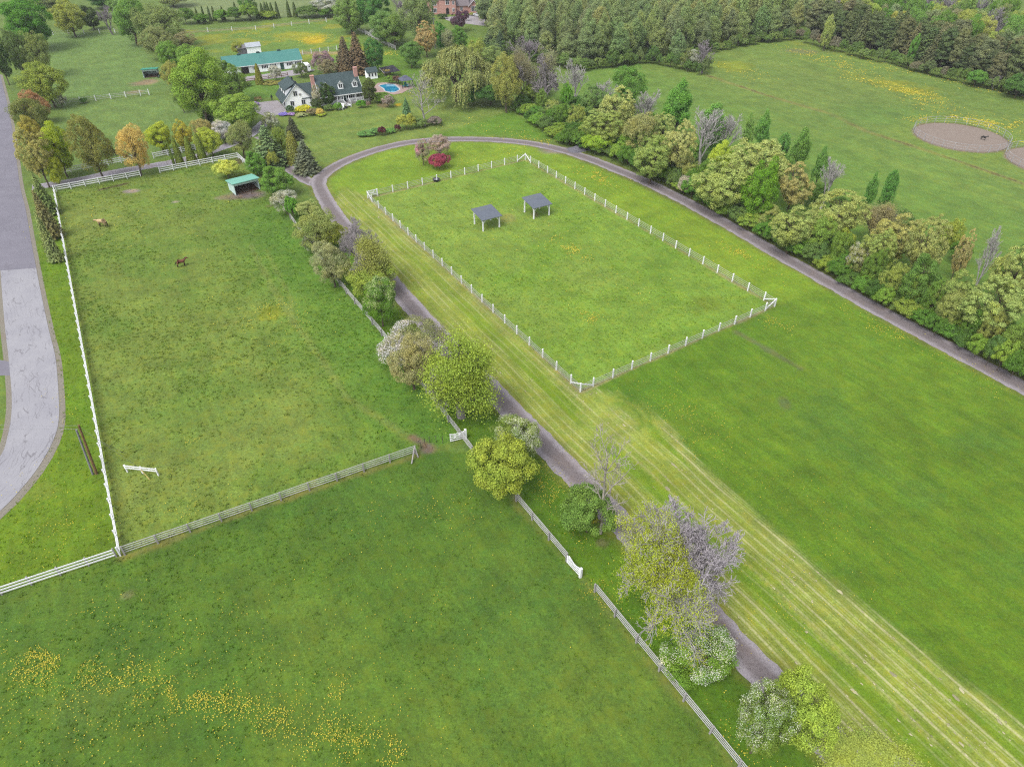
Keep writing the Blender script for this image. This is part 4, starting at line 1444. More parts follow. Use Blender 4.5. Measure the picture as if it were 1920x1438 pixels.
# field side of the hedgerow
for i, (px, py) in enumerate([(1010, 165), (1080, 205), (1160, 215), (1225, 240), (1290, 290), (1380, 305), (1440, 330), (1530, 370), (1580, 398), (1690, 420), (1800, 480), (1890, 520)]):
    plant("shrub", (px - 24, py - 26, px + 24, py + 16), GREENS[(i * 2) % 7], "green shrub on the field side of the hedgerow", group="shrubs on the hedgerow's field side")

# ------------------------------------------------------------------ willow, lawn trees and shrubs round the house
plant("willow", (782, 86, 928, 196), (146, 170, 104), "huge weeping willow with trailing pale green strands", bark=col(86, 78, 66))
plant("dead", (762, 138, 824, 236), (190, 190, 180), "white barked leafless tree in front of the willow", bark=col(182, 178, 172), name="bare_tree")
plant("shrub", (864, 168, 892, 200), (84, 134, 54), "dark green shrub under the willow's right side")
plant("shrub", (880, 150, 960, 200), (72, 112, 50), "dark hedge-like shrub between willow and hedgerow")
plant("spruce", (752, 184, 772, 224), (88, 128, 86), "small blue green spruce on the lawn behind the flower bed")
lawn = [
    ("shrub", (744, 214, 778, 244), (148, 158, 66), "olive yellow shrub in the lawn bed beside the small spruce"),
    ("shrub", (708, 238, 724, 255), (96, 54, 62), "larger round dark red shrub in the lawn bed"),
    ("shrub", (739, 233, 752, 247), (98, 60, 64), "smaller dark red shrub in the lawn bed"),
    ("shrub", (671, 244, 702, 257), (102, 146, 82), "low green perennials at the bed's left tip"),
    ("shrub", (694, 240, 712, 254), (112, 156, 90), "low green perennials beside the larger red shrub"),
    ("shrub", (720, 240, 742, 251), (104, 150, 74), "low green perennials between the two red shrubs"),
    ("bloom", (716, 178, 738, 202), (138, 128, 110), "sparse grey pink shrub on a brown mulch circle"),
    ("shrub", (776, 222, 800, 240), (108, 136, 84), "low green scrub beneath the white barked tree"),
    ("shrub", (800, 218, 830, 236), (134, 130, 116), "grey brush heap of cut twigs beyond the white barked tree"),
    ("bloom", (777, 262, 808, 310), (160, 160, 116), "crab apple with pink crown on the loop lawn"),
    ("bloom", (803, 252, 845, 296), (172, 150, 132), "pale pinkish crab apple behind the crimson one"),
]
for kd, bx, c, lb in lawn:
    plant(kd, bx, c, lb, name="crab_apple_tree" if "crab" in lb else None, c2=(222, 164, 190) if "pink crown" in lb else (206, 186, 178))
plant("shrub", (805, 287, 843, 318), (150, 66, 88), "crimson flowering crab apple on the loop lawn", name="crab_apple_tree", cat="tree")
house_trees = [
    ("fine", (623, 156, 630, 160), None, None),
    ("leafy", (598, 156, 628, 200), (74, 104, 50), "dark green tree before the house's front roof"),
    ("bloom", (583, 160, 604, 202), (150, 160, 112), "small cream flowering tree beside the house front"),
    ("leafy", (678, 148, 706, 196), (86, 108, 54), "dark olive tree at the pool end of the house"),
    ("bloom", (583, 96, 628, 138), (150, 128, 132), "mauve pink flowering shrub tree behind the house"),
    ("fine", (596, 110, 632, 144), (146, 142, 104), "greyish olive bush behind the house roof"),
    ("leafy", (682, 72, 720, 136), (82, 136, 66), "rich green upright tree behind the small white shed"),
    ("bloom", (503, 122, 528, 152), (160, 170, 140), "white blossoming tree in front of the barn", ),
    ("apple", (548, 118, 578, 146), (110, 140, 84), "grey green round tree at the barn's right end"),
    ("cedar", (475, 120, 492, 158), (108, 116, 44), "dark pyramidal cedar in front of the barn"),
    ("fine", (432, 78, 456, 106), (140, 162, 70), "yellow green tree left behind the barn roof"),
]
for kd, bx, c, lb in house_trees:
    if lb:
        plant(kd, bx, c, lb, c2=(224, 222, 210) if "mauve" not in lb else (196, 158, 176))
for i, (bx, c) in enumerate([((626, 70, 664, 138), (104, 92, 70)), ((646, 62, 690, 138), (110, 94, 74)), ((632, 92, 662, 146), (108, 98, 70))]):
    plant("spruce", bx, c, ["tall brownish spruce, left of the three behind the house", "tallest brownish spruce of the three behind the house", "lower brownish spruce in front of the other two"][i], group="brown spruces behind the house")
beds = [
    ("shrub", (536, 198, 551, 214), (78, 112, 70), "round dark green shrub at the garage corner"),
    ("shrub", (553, 197, 583, 211), (176, 186, 36), "long bright yellow green shrub below the garage windows"),
    ("shrub", (590, 204, 609, 217), (196, 170, 86), "golden orange shrub in the front bed"),
    ("shrub", (574, 204, 594, 217), (140, 132, 96), "dull brownish shrub beside the golden one"),
    ("shrub", (623, 193, 641, 207), (98, 148, 52), "rounded green shrub left of the porch steps"),
    ("shrub", (668, 188, 686, 203), (86, 142, 38), "vivid green ball shrub right of the porch steps"),
    ("shrub", (583, 185, 606, 207), (78, 96, 60), "dark green shrubs between garage and porch"),
    ("shrub", (606, 196, 624, 208), (100, 128, 70), "soft green shrub before the dark front tree"),
    ("shrub", (540, 211, 553, 218), (176, 150, 200), "mauve flowering cushion beside the drive"),
    ("shrub", (522, 211, 540, 218), (150, 134, 196), "violet flowering cushion at the yard's edge"),
    ("shrub", (554, 211, 576, 220), (150, 164, 120), "silvery green low plants along the front bed"),
    ("shrub", (594, 211, 612, 219), (150, 176, 60), "lime green low plant at the bed's front"),
    ("shrub", (472, 191, 486, 199), (156, 132, 190), "purple flower clump beside the parking pad"),
    ("shrub", (686, 190, 694, 202), (150, 128, 112), "small pinkish brown shrub at the porch end"),
    ("shrub", (700, 174, 740, 192), (108, 146, 62), "loose green shrub beside the pool edge"),
    ("shrub", (722, 142, 738, 158), (106, 142, 62), "green bush in front of the black roof"),
    ("shrub", (735, 142, 752, 158), (122, 96, 76), "reddish brown shrub behind the pool"),
    ("shrub", (716, 130, 734, 144), (150, 140, 76), "brownish green tree leaning over the black roof"),
    ("bloom", (489, 211, 522, 244), (132, 154, 86), "grey green flowering shrub below the parking pad"),
    ("shrub", (440, 152, 470, 164), (96, 116, 62), "low dark green hedge before the barn yard"),
    ("shrub", (490, 150, 530, 161), (132, 140, 70), "yellowish low bed along the red yard fence"),
]
for kd, bx, c, lb in beds:
    plant(kd, bx, c, lb, c2=(214, 214, 200))
corner = [
    ("spruce", (532, 220, 564, 262), (76, 88, 66), "dark upright spruce below the house front bed"),
    ("fine", (512, 238, 542, 300), (132, 158, 66), "yellow green small tree beside the dark spruce"),
    ("cedar", (532, 246, 564, 306), (112, 122, 56), "olive gold cedar in the middle of the three conifers"),
    ("spruce", (546, 262, 594, 324), (96, 106, 86), "grey green spruce beside the track spur, lowest of the three"),
    ("spruce", (470, 236, 532, 312), (96, 124, 84), "large soft blue green pine above the track spur"),
    ("fine", (424, 228, 474, 296), (130, 150, 92), "greyish green tree at the bend of the driveway"),
    ("cedar", (482, 262, 506, 312), (120, 128, 58), "olive cedar behind the mint roofed shelter"),
    ("shrub", (497, 282, 524, 318), (142, 152, 66), "golden green bush beside the track spur"),
    ("leafy", (458, 282, 496, 330), (112, 162, 64), "fresh green bush behind the mint roofed shelter"),
    ("shrub", (402, 300, 448, 336), (172, 178, 84), "pale yellow bush at the shelter's left"),
    ("bloom", (396, 226, 438, 270), (170, 164, 160), "white blossoming tree by the driveway bend"),
    ("leafy", (398, 172, 482, 246), (136, 166, 70), "broad light green tree between drive and parking pad"),
    ("spruce", (374, 194, 400, 232), (88, 116, 76), "slender dark spruce under the tallest green tree"),
    ("leafy", (316, 96, 424, 236), (130, 160, 58), "tallest broad green tree left of the barn"),
    ("leafy", (404, 112, 460, 192), (116, 152, 66), "green tree overlapping the barn's left end"),
    ("leafy", (294, 80, 342, 138), (112, 154, 60), "bright green tree right of the far shelter"),
    ("leafy", (332, 84, 392, 150), (116, 156, 62), "rounded green tree behind the tallest broad one"),
    ("fine", (300, 116, 338, 170), (146, 154, 80), "olive tinted tree beside the far shelter"),
    ("fine", (318, 150, 354, 212), (116, 152, 82), "grey green slender tree left of the tallest one"),
    ("leafy", (272, 230, 322, 288), (166, 182, 48), "yellow green young tree behind the cedar columns"),
    ("leafy", (322, 226, 362, 282), (168, 172, 56), "golden green young tree second behind the cedar columns"),
    ("fine", (360, 222, 402, 268), (158, 164, 100), "pale grey green young tree near the white blossom"),
    ("leafy", (368, 240, 416, 294), (156, 178, 58), "yellow green young tree with a bare stem by the drive"),
    ("fine", (216, 236, 280, 330), (200, 176, 98), "orange leafed maple standing at the white fence end"),
    ("fine", (126, 216, 212, 338), (124, 132, 68), "tall thin olive tree along the driveway"),
    ("leafy", (68, 232, 140, 332), (146, 174, 30), "bright yellow green maple along the driveway"),
    ("oak", (26, 238, 102, 352), (164, 162, 86), "tan orange tree at the road corner"),
    ("leafy", (82, 296, 122, 352), (152, 172, 44), "small yellow tree at the white fence corner"),
    ("leafy", (34, 216, 86, 290), (156, 158, 68), "olive gold tree above the tan orange one"),
    ("fine", (18, 182, 98, 262), (116, 128, 72), "dull green tree with red brown tips beside the road"),
    ("fine", (36, 168, 94, 232), (164, 130, 92), "red brown leafed tree behind the dull green one"),
    ("leafy", (42, 118, 128, 202), (132, 160, 62), "light green round tree over the far rail fence"),
    ("bloom", (100, 176, 126, 202), (120, 142, 92), "whitish flowering shrub at the far fence post", ),
    ("shrub", (148, 184, 164, 194), (84, 124, 60), "small dark bush on the far post fence"),
]
for kd, bx, c, lb in corner:
    plant(kd, bx, c, lb)
for i, bx in enumerate([(299, 261, 314, 312), (312, 264, 328, 312), (320, 258, 342, 309), (342, 256, 366, 306), (362, 250, 385, 302)]):
    plant("cedar", bx, (106, 124, 48), ["leftmost of five clipped cedar columns by the driveway", "second from left of five cedar columns by the driveway", "middle one of five cedar columns by the driveway", "second from right of five cedar columns by the driveway", "rightmost of five clipped cedar columns by the driveway"][i], group="cedar columns by the driveway")
for i, bx in enumerate([(52, 326, 102, 402), (54, 358, 110, 446), (60, 398, 112, 490)]):
    plant("spruce", bx, [(104, 126, 72), (118, 120, 78), (126, 142, 88)][i], ["farthest of three spruces between road and white fence", "middle of three spruces between road and white fence", "nearest of three spruces between road and white fence"][i], group="spruces between road and white fence")

# ------------------------------------------------------------------ trees farther back
back = [
    ("leafy", (2, 0, 100, 96), (84, 138, 44), "big deep green tree in the far left corner"),
    ("leafy", (96, 2, 162, 70), (140, 160, 70), "yellow green tree beside the far corner paddock"),
    ("leafy", (146, 10, 190, 56), (74, 98, 52), "dark green tree behind the corner paddock fence"),
    ("vase", (182, 12, 222, 66), (150, 140, 130), "brownish leafless tree behind the corner paddock"),
    ("leafy", (206, -6, 280, 86), (108, 148, 66), "tall green tree right of the corner paddock"),
    ("fine", (252, 10, 345, 92), (124, 142, 86), "wide grey green tree between the back paddocks"),
    ("fine", (262, 50, 332, 112), (128, 146, 92), "soft olive tree above the far shelter"),
    ("fine", (0, 56, 60, 150), (98, 126, 66), "mixed green tree at the road's far end"),
    ("fine", (34, 60, 98, 146), (120, 144, 76), "lighter green tree at the road's far end"),
    ("leafy", (-30, 70, 22, 160), (78, 112, 54), "dark tree overhanging the road's far end"),
    ("fine", (320, 58, 366, 96), (140, 146, 106), "greyish bush left of the barn meadow"),
    ("leafy", (626, -8, 684, 64), (112, 148, 74), "light green tree at the meadow's far white fence"),
    ("leafy", (672, -14, 730, 62), (82, 134, 62), "rich green tree over the meadow's far white fence"),
    ("leafy", (690, 20, 756, 84), (110, 144, 82), "grey green broad tree above the white rail fence"),
    ("bloom", (694, 38, 724, 74), (120, 146, 100), "white flowering tree leaning over the white rails"),
    ("fine", (712, 28, 762, 92), (108, 142, 72), "mid green tree left of the tall grey pole"),
    ("vase", (738, -6, 770, 60), (150, 140, 140), "grey leafless tree among the green crowns near brick house"),
    ("fine", (750, -20, 816, 90), (122, 150, 92), "tall pale green tree left of the brick house"),
    ("oak", (778, 40, 818, 108), (168, 154, 96), "tan leafed tree left of the tall grey pole"),
    ("leafy", (750, 78, 790, 128), (104, 148, 74), "green bush tree beside the willow's left shoulder"),
    ("leafy", (814, 42, 840, 96), (84, 140, 52), "deep green tree right of the tall grey pole"),
    ("fine", (828, 56, 852, 100), (146, 158, 118), "pale silver green tree below the brick house"),
    ("leafy", (844, 48, 876, 98), (104, 148, 62), "fresh green tree below the purple tree"),
    ("leafy", (868, 74, 916, 130), (142, 162, 76), "yellow green tree behind the willow's right shoulder"),
    ("fine", (902, 84, 944, 134), (134, 152, 92), "olive green tree behind the first hedgerow tree"),
    ("spruce", (902, 54, 934, 96), (88, 110, 84), "blue grey spruce at the brick house lawn's edge"),
    ("spruce", (924, 58, 952, 108), (74, 96, 70), "dark spruce right of the blue grey one"),
    ("vase", (958, 70, 1012, 128), (150, 140, 150), "purplish leafless tree behind the hedgerow's half bare pair"),
    ("spruce", (1214, 58, 1240, 112), (72, 98, 68), "dark pine standing alone in the pale poplar wood"),
    ("bloom", (1276, 92, 1312, 132), (122, 142, 82), "white flowering bush at the wood's projecting corner"),
    ("vase", (1304, 78, 1338, 138), (150, 140, 140), "thin leafless tree at the wood's projecting corner"),
    ("leafy", (1700, 64, 1726, 126), (104, 154, 62), "bright green sapling among the dark pines"),
    ("poplar", (1540, 28, 1566, 96), (150, 164, 90), "pale birch standing before the dark pines"),
    ("shrub", (1812, 132, 1850, 164), (96, 140, 60), "green shrub at the pine belt's foot"),
    ("bare", (1850, 140, 1884, 168), (130, 110, 100), "brownish leafless shrub at the pine belt's foot"),
    ("shrub", (1884, 140, 1940, 186), (78, 118, 54), "dark green shrub at the pine belt's near end"),
]
for kd, bx, c, lb in back:
    plant(kd, bx, c, lb, bark=col(160, 150, 156) if kd == "vase" else None, c2=(222, 222, 214))
plant("fine", (845, 20, 876, 60), (96, 66, 86), "purple leafed tree in front of the brick house")
plant("fine", (870, 20, 880, 40), (96, 66, 86), "small purple leafed sapling beside the brick house windows")
plant("shrub", (820, 26, 838, 36), (78, 100, 60), "dark low bed under the brick house windows")
plant("shrub", (880, 24, 890, 30), (140, 150, 60), "small yellowish shrub at the brick garage wall")
for i, (x, t, b) in enumerate([(369, 14, 43), (380.5, 11, 42), (392, 12, 41), (400, 12, 40), (417, 13, 38), (441, 4, 34), (481, 5, 36), (491, 6, 35), (497.5, 4, 34), (502, 4, 34), (509, 5, 34), (519, 3, 35), (540, 1, 33), (552, 4, 33)]):
    plant("cedar", (x - 5, t, x + 5, b), (78, 98, 54), "slim dark cedar column in the far garden hedge", group="cedar columns in the far hedge")
for i, (x0, x1, t, b) in enumerate([(328, 364, 16, 46), (400, 430, 18, 42), (424, 456, 14, 40), (448, 484, 8, 40), (556, 600, 10, 34), (484, 520, 20, 36), (364, 392, 26, 46), (596, 626, 14, 34)]):
    plant("shrub", (x0, t, x1, b), GREENS[i % 7], "green garden hedge bush beyond the barn meadow", group="hedge bushes beyond the barn meadow")
plant("bloom", (582, -4, 634, 30), (132, 150, 110), "large white blossoming tree at the far meadow corner", c2=(222, 222, 216))
plant("leafy", (446, -14, 482, 34), (104, 148, 72), "leafy green tree rising from the far cedar hedge")
for i, bx in enumerate([(60, -20, 130, 20), (160, -26, 230, 16), (290, -24, 350, 14), (200, -10, 260, 30)]):
    plant("leafy", bx, [(120, 140, 90), (70, 110, 60), (140, 156, 100), (104, 140, 76)][i], "green tree beyond the far corner paddock", group="trees beyond the far corner paddock")

# undergrowth hemming the poplar wood
def hem(line, step, hpx, cols, label, group, kd="shrub", seed=4):
    rr = random.Random(seed)
    ln = np.array(line, float)
    s = np.concatenate([[0], np.cumsum(np.hypot(*np.diff(ln, axis=0).T))])
    q = 0.0
    while q < s[-1]:
        px, py = np.interp(q, s, ln[:, 0]), np.interp(q, s, ln[:, 1])
        w, h = step * rr.uniform(1.1, 1.9), hpx * rr.uniform(.7, 1.35)
        plant(kd, (px - w / 2, py - h, px + w / 2, py + rr.uniform(-2, 2)), rr.choice(cols), label, group=group)
        q += step


WG = [(96, 124, 62), (106, 134, 72), (88, 118, 60), (116, 142, 80), (100, 122, 76)]
hem([(905, 100), (940, 106), (1010, 120), (1092, 134), (1180, 123), (1226, 120)], 13, 26, WG, "green undergrowth bush along the near edge of the poplar wood", "undergrowth along the poplar wood")
hem([(1226, 121), (1278, 131), (1332, 145)], 11, 28, WG, "green bush in the projecting hedge between the two far fields", "bushes of the projecting hedge", seed=6)
hem([(1250, 112), (1300, 122), (1336, 132)], 13, 30, WG, "green bush behind the projecting hedge front", "bushes of the projecting hedge", seed=7)
hem([(1331, 99), (1414, 83), (1497, 74)], 11, 20, WG, "green undergrowth bush along the wood's edge near the field corner", "undergrowth near the field corner", seed=8)
hem([(1500, 76), (1560, 96), (1691, 126), (1819, 160), (1930, 184)], 14, 22, WG + [(120, 116, 92)], "low green bush at the foot of the pine belt", "bushes at the foot of the pine belt", seed=9)

# the pale poplar wood
WOOD = G2([(915, 98), (1000, 114), (1090, 131), (1180, 121), (1226, 118), (1290, 124), (1331, 96), (1414, 81), (1498, 72), (1512, -28), (895, -28)])
WN = np.array(WOOD)
wr = random.Random(11)
cnt = 0
yy = WN[:, 1].min()
while yy < WN[:, 1].max():
    xx = WN[:, 0].min()
    while xx < WN[:, 0].max():
        x, y = xx + wr.uniform(-1.6, 1.6), yy + wr.uniform(-1.6, 1.6)
        if sd_poly(np.array([x]), np.array([y]), WOOD)[0] > 0 and cnt < 290:
            edge = sd_poly(np.array([x]), np.array([y]), WOOD)[0]
            h = wr.uniform(11.5, 15.5) if edge > 5 else wr.uniform(8, 12.5)
            r = wr.uniform(2.3, 3.4)
            c = wr.choice([(116, 142, 92), (122, 146, 98), (126, 150, 94), (118, 138, 96), (136, 152, 96)])
            plant_at("poplar", (x, y), h, r, c, "slender pale green poplar standing among many in the far wood", "poplars of the far wood", bark=col(140, 138, 130))
            cnt += 1
        xx += 5.6
    yy += 5.4
# dark pine belt and mixed trees behind it
e0, e1 = np.array(G(1508, 70)[:2]), np.array(G(1960, 196)[:2])
dv = (e1 - e0) / np.linalg.norm(e1 - e0)
nv = np.array([-dv[1], dv[0]])
if nv[1] < 0:
    nv = -nv
Lb = np.linalg.norm(e1 - e0)
for row in range(3):
    q = wr.uniform(0, 2)
    while q < Lb + 12:
        p = e0 + dv * (q + wr.uniform(-.8, .8)) + nv * (2.5 + row * 4.2 + wr.uniform(-1, 1))
        c = wr.choice([(86, 100, 66), (92, 102, 70), (78, 98, 62), (98, 106, 76), (74, 92, 60)])
        plant_at(wr.choice(["pine", "pine", "spruce"]), p, wr.uniform(9, 13), wr.uniform(2.3, 3.2), c, "dark pine in the belt along the far field", "pines of the belt along the far field", name="pine_tree")
        q += 3.7
for row in range(7):
    q = wr.uniform(-4, 2) - 4
    while q < Lb + 40:
        p = e0 + dv * (q + wr.uniform(-1.5, 1.5)) + nv * (17 + row * 6.5 + wr.uniform(-1.5, 1.5))
        if p[1] < 345 and abs(P([p[0], p[1], 10])[0] - 960) < 1050:
            kd = wr.choice(["leafy", "fine", "poplar", "fine", "vase", "leafy"])
            c = wr.choice([(112, 152, 70), (146, 168, 80), (128, 152, 98), (100, 146, 58), (158, 172, 82), (132, 148, 108)])
            plant_at(kd, p, wr.uniform(10, 14), wr.uniform(3, 4.3) if kd != "poplar" else 2.8, c, "mixed green tree in the wood behind the pine belt", "trees of the wood behind the pine belt", name="leafy_tree", bark=col(156, 150, 152))
        q += 6.2

# ------------------------------------------------------------------ fences
WHITE = mat("white_paint", (244, 245, 248), .6, 2.0, .05, dirt=(222, 222, 216), gain=1.5)
WORN = mat("worn_white_wood", (224, 222, 224), .8, 1.5, .1, dirt=(186, 178, 174), gain=1.05)
GREYW = mat("grey_wood", (190, 186, 186), .85, 2.0, .2, dirt=(130, 122, 120))
DARKW = mat("dark_wood", (96, 90, 84), .85, 2.0, .2)
METAL = mat("galvanised_pipe", (206, 208, 216), .45, 1.0, .1)
BROWNW = mat("red_brown_wood", (158, 116, 98), .85, 2.0, .2)
_posts = {}


def post_mesh(w, h, m, cap):
    k = (w, h, m.name, cap)
    if k not in _posts:
        b = MB()
        b.box((0, 0, h / 2 - .05), (w, w, h + .1))
        if cap:
            b.poly([(-w * .58, -w * .58, h), (w * .58, -w * .58, h), (w * .58, w * .58, h), (-w * .58, w * .58, h), (0, 0, h + w * .45)],
                   [(0, 3, 2, 1), (0, 1, 4), (1, 2, 4), (2, 3, 4), (3, 0, 4)])
        _posts[k] = b.mesh("post", m)
    return _posts[k]


def fence(name, label, line, spacing, ph, pw, rails, rt, rh, pm, rm, group=None, closed=False, cap=False, corner=0.0, cat="fence", braces=(), jit=0.0, skip_end=False):
    line = [np.array(p[:2], float) for p in line]
    if closed:
        line = line + [line[0]]
    o = line[0]
    t = thing(name, label, cat, (o[0], o[1], 0), 0, group)
    rr = random.Random(int(abs(o[0] * 13 + o[1] * 7)))
    done = []
    for a, b in zip(line[:-1], line[1:]):
        d = b - a
        L = np.linalg.norm(d)
        d = d / L
        ang = math.atan2(d[1], d[0])
        if corner:
            n = max(1, round((L - 2 * corner) / spacing))
            ts = [0] + [corner + (L - 2 * corner) * i / n for i in range(n + 1)] + [L]
        else:
            n = max(1, round(L / spacing))
            ts = [L * i / n for i in range(n + 1)]
        for s in ts:
            p = a + d * s
            if any(np.linalg.norm(p - q) < .3 for q in done):
                continue
            done.append(p)
            po = obj("post", post_mesh(pw, ph, pm, cap), t, loc=(p[0] - o[0], p[1] - o[1], 0), rz=ang)
            if jit:
                po.rotation_euler = (rr.gauss(0, jit), rr.gauss(0, jit), ang)
        nrm = np.array([-d[1], d[0]]) * (pw / 2 + rt / 2 + .003)
        for z in rails:
            mb = MB()
            prev = None
            for s in ts:
                p = a + d * s + nrm - o
                q = (p[0], p[1], z + (rr.gauss(0, .012) if jit else 0))
                if prev:
                    mb.bar(prev, q, rt, rh)
                prev = q
            mb.build("rail", rm, t)
    for (p, q, z0, z1) in braces:
        mb = MB()
        mb.bar((p[0] - o[0], p[1] - o[1], z0), (q[0] - o[0], q[1] - o[1], z1), .12, .12)
        mb.build("brace", pm, t)
    return t


PA, PB, PC, PD = [np.array(G(*p)[:2]) for p in ((690, 372), (985, 300), (1452, 575), (1088, 735))]
br = []
for c, n1_, n2_ in ((PA, PB, PD), (PB, PA, PC), (PC, PB, PD), (PD, PC, PA)):
    for n_ in (n1_, n2_):
        q = c + (n_ - c) / np.linalg.norm(n_ - c) * 2.1
        br.append((c, q, 1.32, .25))
fence("paddock_fence", "white post fence with thin rails around the square paddock of two pavilions", [PA, PB, PC, PD], 3.35, 1.45, .155, (.32, .62, .92, 1.22), .03, .035, WHITE, WORN, closed=True, cap=True, corner=2.1, braces=br)
LT, LB = G(103, 360)[:2], G(226, 1042)[:2]
fence("board_fence", "long white board fence between the road and the paddock with horses", [LT, LB], 2.45, 1.35, .14, (.42, .8, 1.2), .05, .15, WHITE, WHITE)
fence("board_fence", "white board fence reaching the frame's edge below the road bend", [G(226, 1042)[:2] + np.array([-.35, -.1]), G(4, 1115)[:2], G(-150, 1167)[:2]], 2.5, 1.3, .14, (.4, .78, 1.16), .05, .15, GREYW, WHITE)
fence("rail_fence", "thin grey rail fence crossing between the two left pastures", [G(228, 1042)[:2] + np.array([.3, .1]), G(779, 851)[:2]], 3.1, 1.3, .15, (.3, .6, .9, 1.18), .05, .06, GREYW, WORN, jit=.02, braces=[(G(779, 851)[:2], G(772, 870)[:2], 1.2, .05), (G(779, 851)[:2], G(784, 858)[:2], 1.2, .05)])
fence("board_fence", "white board fence beside the driveway, left of the gap", [LT + np.array([.3, 0.15]), G(264, 331)[:2]], 2.6, 1.35, .14, (.4, .78, 1.18), .05, .15, WHITE, WHITE)
fence("board_fence", "white board fence beside the driveway, from the gap to the shelter", [G(300.5, 325)[:2], G(447, 297.5)[:2], G(472, 321)[:2]], 2.6, 1.35, .14, (.4, .78, 1.18), .05, .15, WHITE, WHITE)
fence("board_fence", "white board fence across the driveway behind the orange maple", [G(110, 328)[:2], G(180, 315.5)[:2], G(251.6, 301.7)[:2]], 2.8, 1.35, .14, (.4, .78, 1.18), .05, .15, WHITE, WHITE)
fence("board_fence", "white board fence across the driveway behind the cedar columns", [G(289, 298)[:2], G(367, 281.7)[:2], G(392, 276)[:2]], 2.8, 1.35, .14, (.4, .78, 1.18), .05, .15, WHITE, WHITE)
fence("rail_fence", "weathered rail fence along the tree row above the white field gate", [G(545, 412)[:2], G(592, 480)[:2], G(650, 552)[:2], G(716, 630)[:2], G(800, 738)[:2], G(886, 852)[:2]], 3.2, 1.3, .15, (.3, .6, .9, 1.18), .05, .06, GREYW, WORN, jit=.02)
fence("rail_fence", "weathered rail fence ending at the white board gate", [G(968, 940)[:2], G(1062, 1052)[:2]], 3.2, 1.3, .15, (.3, .6, .9, 1.18), .05, .06, GREYW, WORN, jit=.02)
fence("rail_fence", "weathered rail fence running to the frame's lower edge", [G(1115, 1110)[:2], G(1384, 1440)[:2], G(1560, 1655)[:2]], 3.2, 1.3, .15, (.3, .6, .9, 1.18), .05, .06, GREYW, WORN, jit=.02)
fence("rail_fence", "white post rail fence below the far green roofed shelter", [G(96, 200.5)[:2], G(122.7, 196.5)[:2], G(264, 180)[:2], G(280, 178.3)[:2]], 3.6, 1.5, .2, (.4, .8, 1.2), .05, .06, WHITE, WORN)
fence("rail_fence", "white post rail fence at the back of the far corner paddock", [G(100, 66)[:2], G(245, 62)[:2]], 5.5, 1.5, .2, (.5, 1.1), .05, .06, WHITE, GREYW)
fence("rail_fence", "sparse white post fence at the back of the barn meadow", [G(345, 63)[:2], G(480, 57)[:2], G(612, 42)[:2]], 7.5, 1.5, .2, (.5, 1.1), .05, .06, WHITE, GREYW)
fence("board_fence", "white three rail fence running under the trees beyond the barn meadow", [G(616, 25)[:2], G(680, 63)[:2], G(742, 95)[:2]], 3.0, 1.4, .16, (.5, .9, 1.3), .06, .18, WORN, WORN)
fence("rail_fence", "small white post fence between barn and brown spruces", [G(568, 103)[:2], G(632, 95)[:2]], 2.6, 1.4, .18, (.6, 1.1), .05, .08, WHITE, GREYW)
fence("yard_fence", "low reddish brown fence along the barn yard", [G(450, 157)[:2], G(492, 151)[:2], G(540, 143)[:2]], 2.2, 1.0, .14, (.35, .8), .06, .14, BROWNW, BROWNW)


def gate(name, label, a, b, h, m, n=4, extra_post=True):
    a, b = np.array(a[:2]), np.array(b[:2])
    L = np.linalg.norm(b - a)
    t = thing(name, label, "gate", (a[0], a[1], 0), math.atan2(*(b - a)[::-1]))
    mb = MB()
    for x in (.06, L - .06):
        mb.box((x, 0, h / 2 + .12), (.1, .07, h - .1))
    for i in range(n):
        z = .25 + (h - .3) * i / (n - 1)
        mb.box((L / 2, -.055, z), (L, .035, .12))
    mb.build("gate_frame", m, t)
    mb = MB()
    mb.bar((.1, .06, .3), (L - .1, .06, h - .05), .04, .11, up=(0, 1, 0))
    mb.bar((.1, .105, h - .05), (L - .1, .105, .3), .04, .11, up=(0, 1, 0))
    mb.build("diagonal_brace", m, t)
    if extra_post:
        obj("hinge_post", post_mesh(.24, h + .25, m, True), t, loc=(L + .16, 0, 0))
    return t


gate("field_gate", "white crossbraced field gate standing open at the weathered rail fence", G(844, 829.5), G(871, 823), 1.25, WHITE)
gate("field_gate", "white board gate set in the weathered rail fence", G(1063, 1055), G(1086, 1080), 1.15, WHITE)
gate("corner_gate", "small white gate at the square paddock's left corner", PA + (PB - PA) / 37.4 * .35 + np.array([-.15, .35]), PA + (PB - PA) / 37.4 * 2.1 + np.array([-.15, .35]), 1.3, WHITE, 3, False)

stake = None
for i, (px, py) in enumerate([(805.5, 830), (818, 829), (830.5, 831), (797, 834.5), (789.5, 841)]):
    g = G(px, py)
    if stake is None:
        stake = thing("fence_stake", "thin dark electric fence stake in the worn gateway", "stake", (g[0], g[1], 0), 0, "stakes in the worn gateway")
        mb = MB()
        mb.tube([(0, 0, -.1), (0, 0, 1.05)], .035, 6)
        mb.build("rod", DARKW, stake)
        mb = MB()
        mb.tube([(.03, 0, .8), (.11, 0, .82)], .03, 6)
        mb.build("insulator", DARKW, stake)
    else:
        dup(stake, (g[0], g[1], 0), i * 1.3)

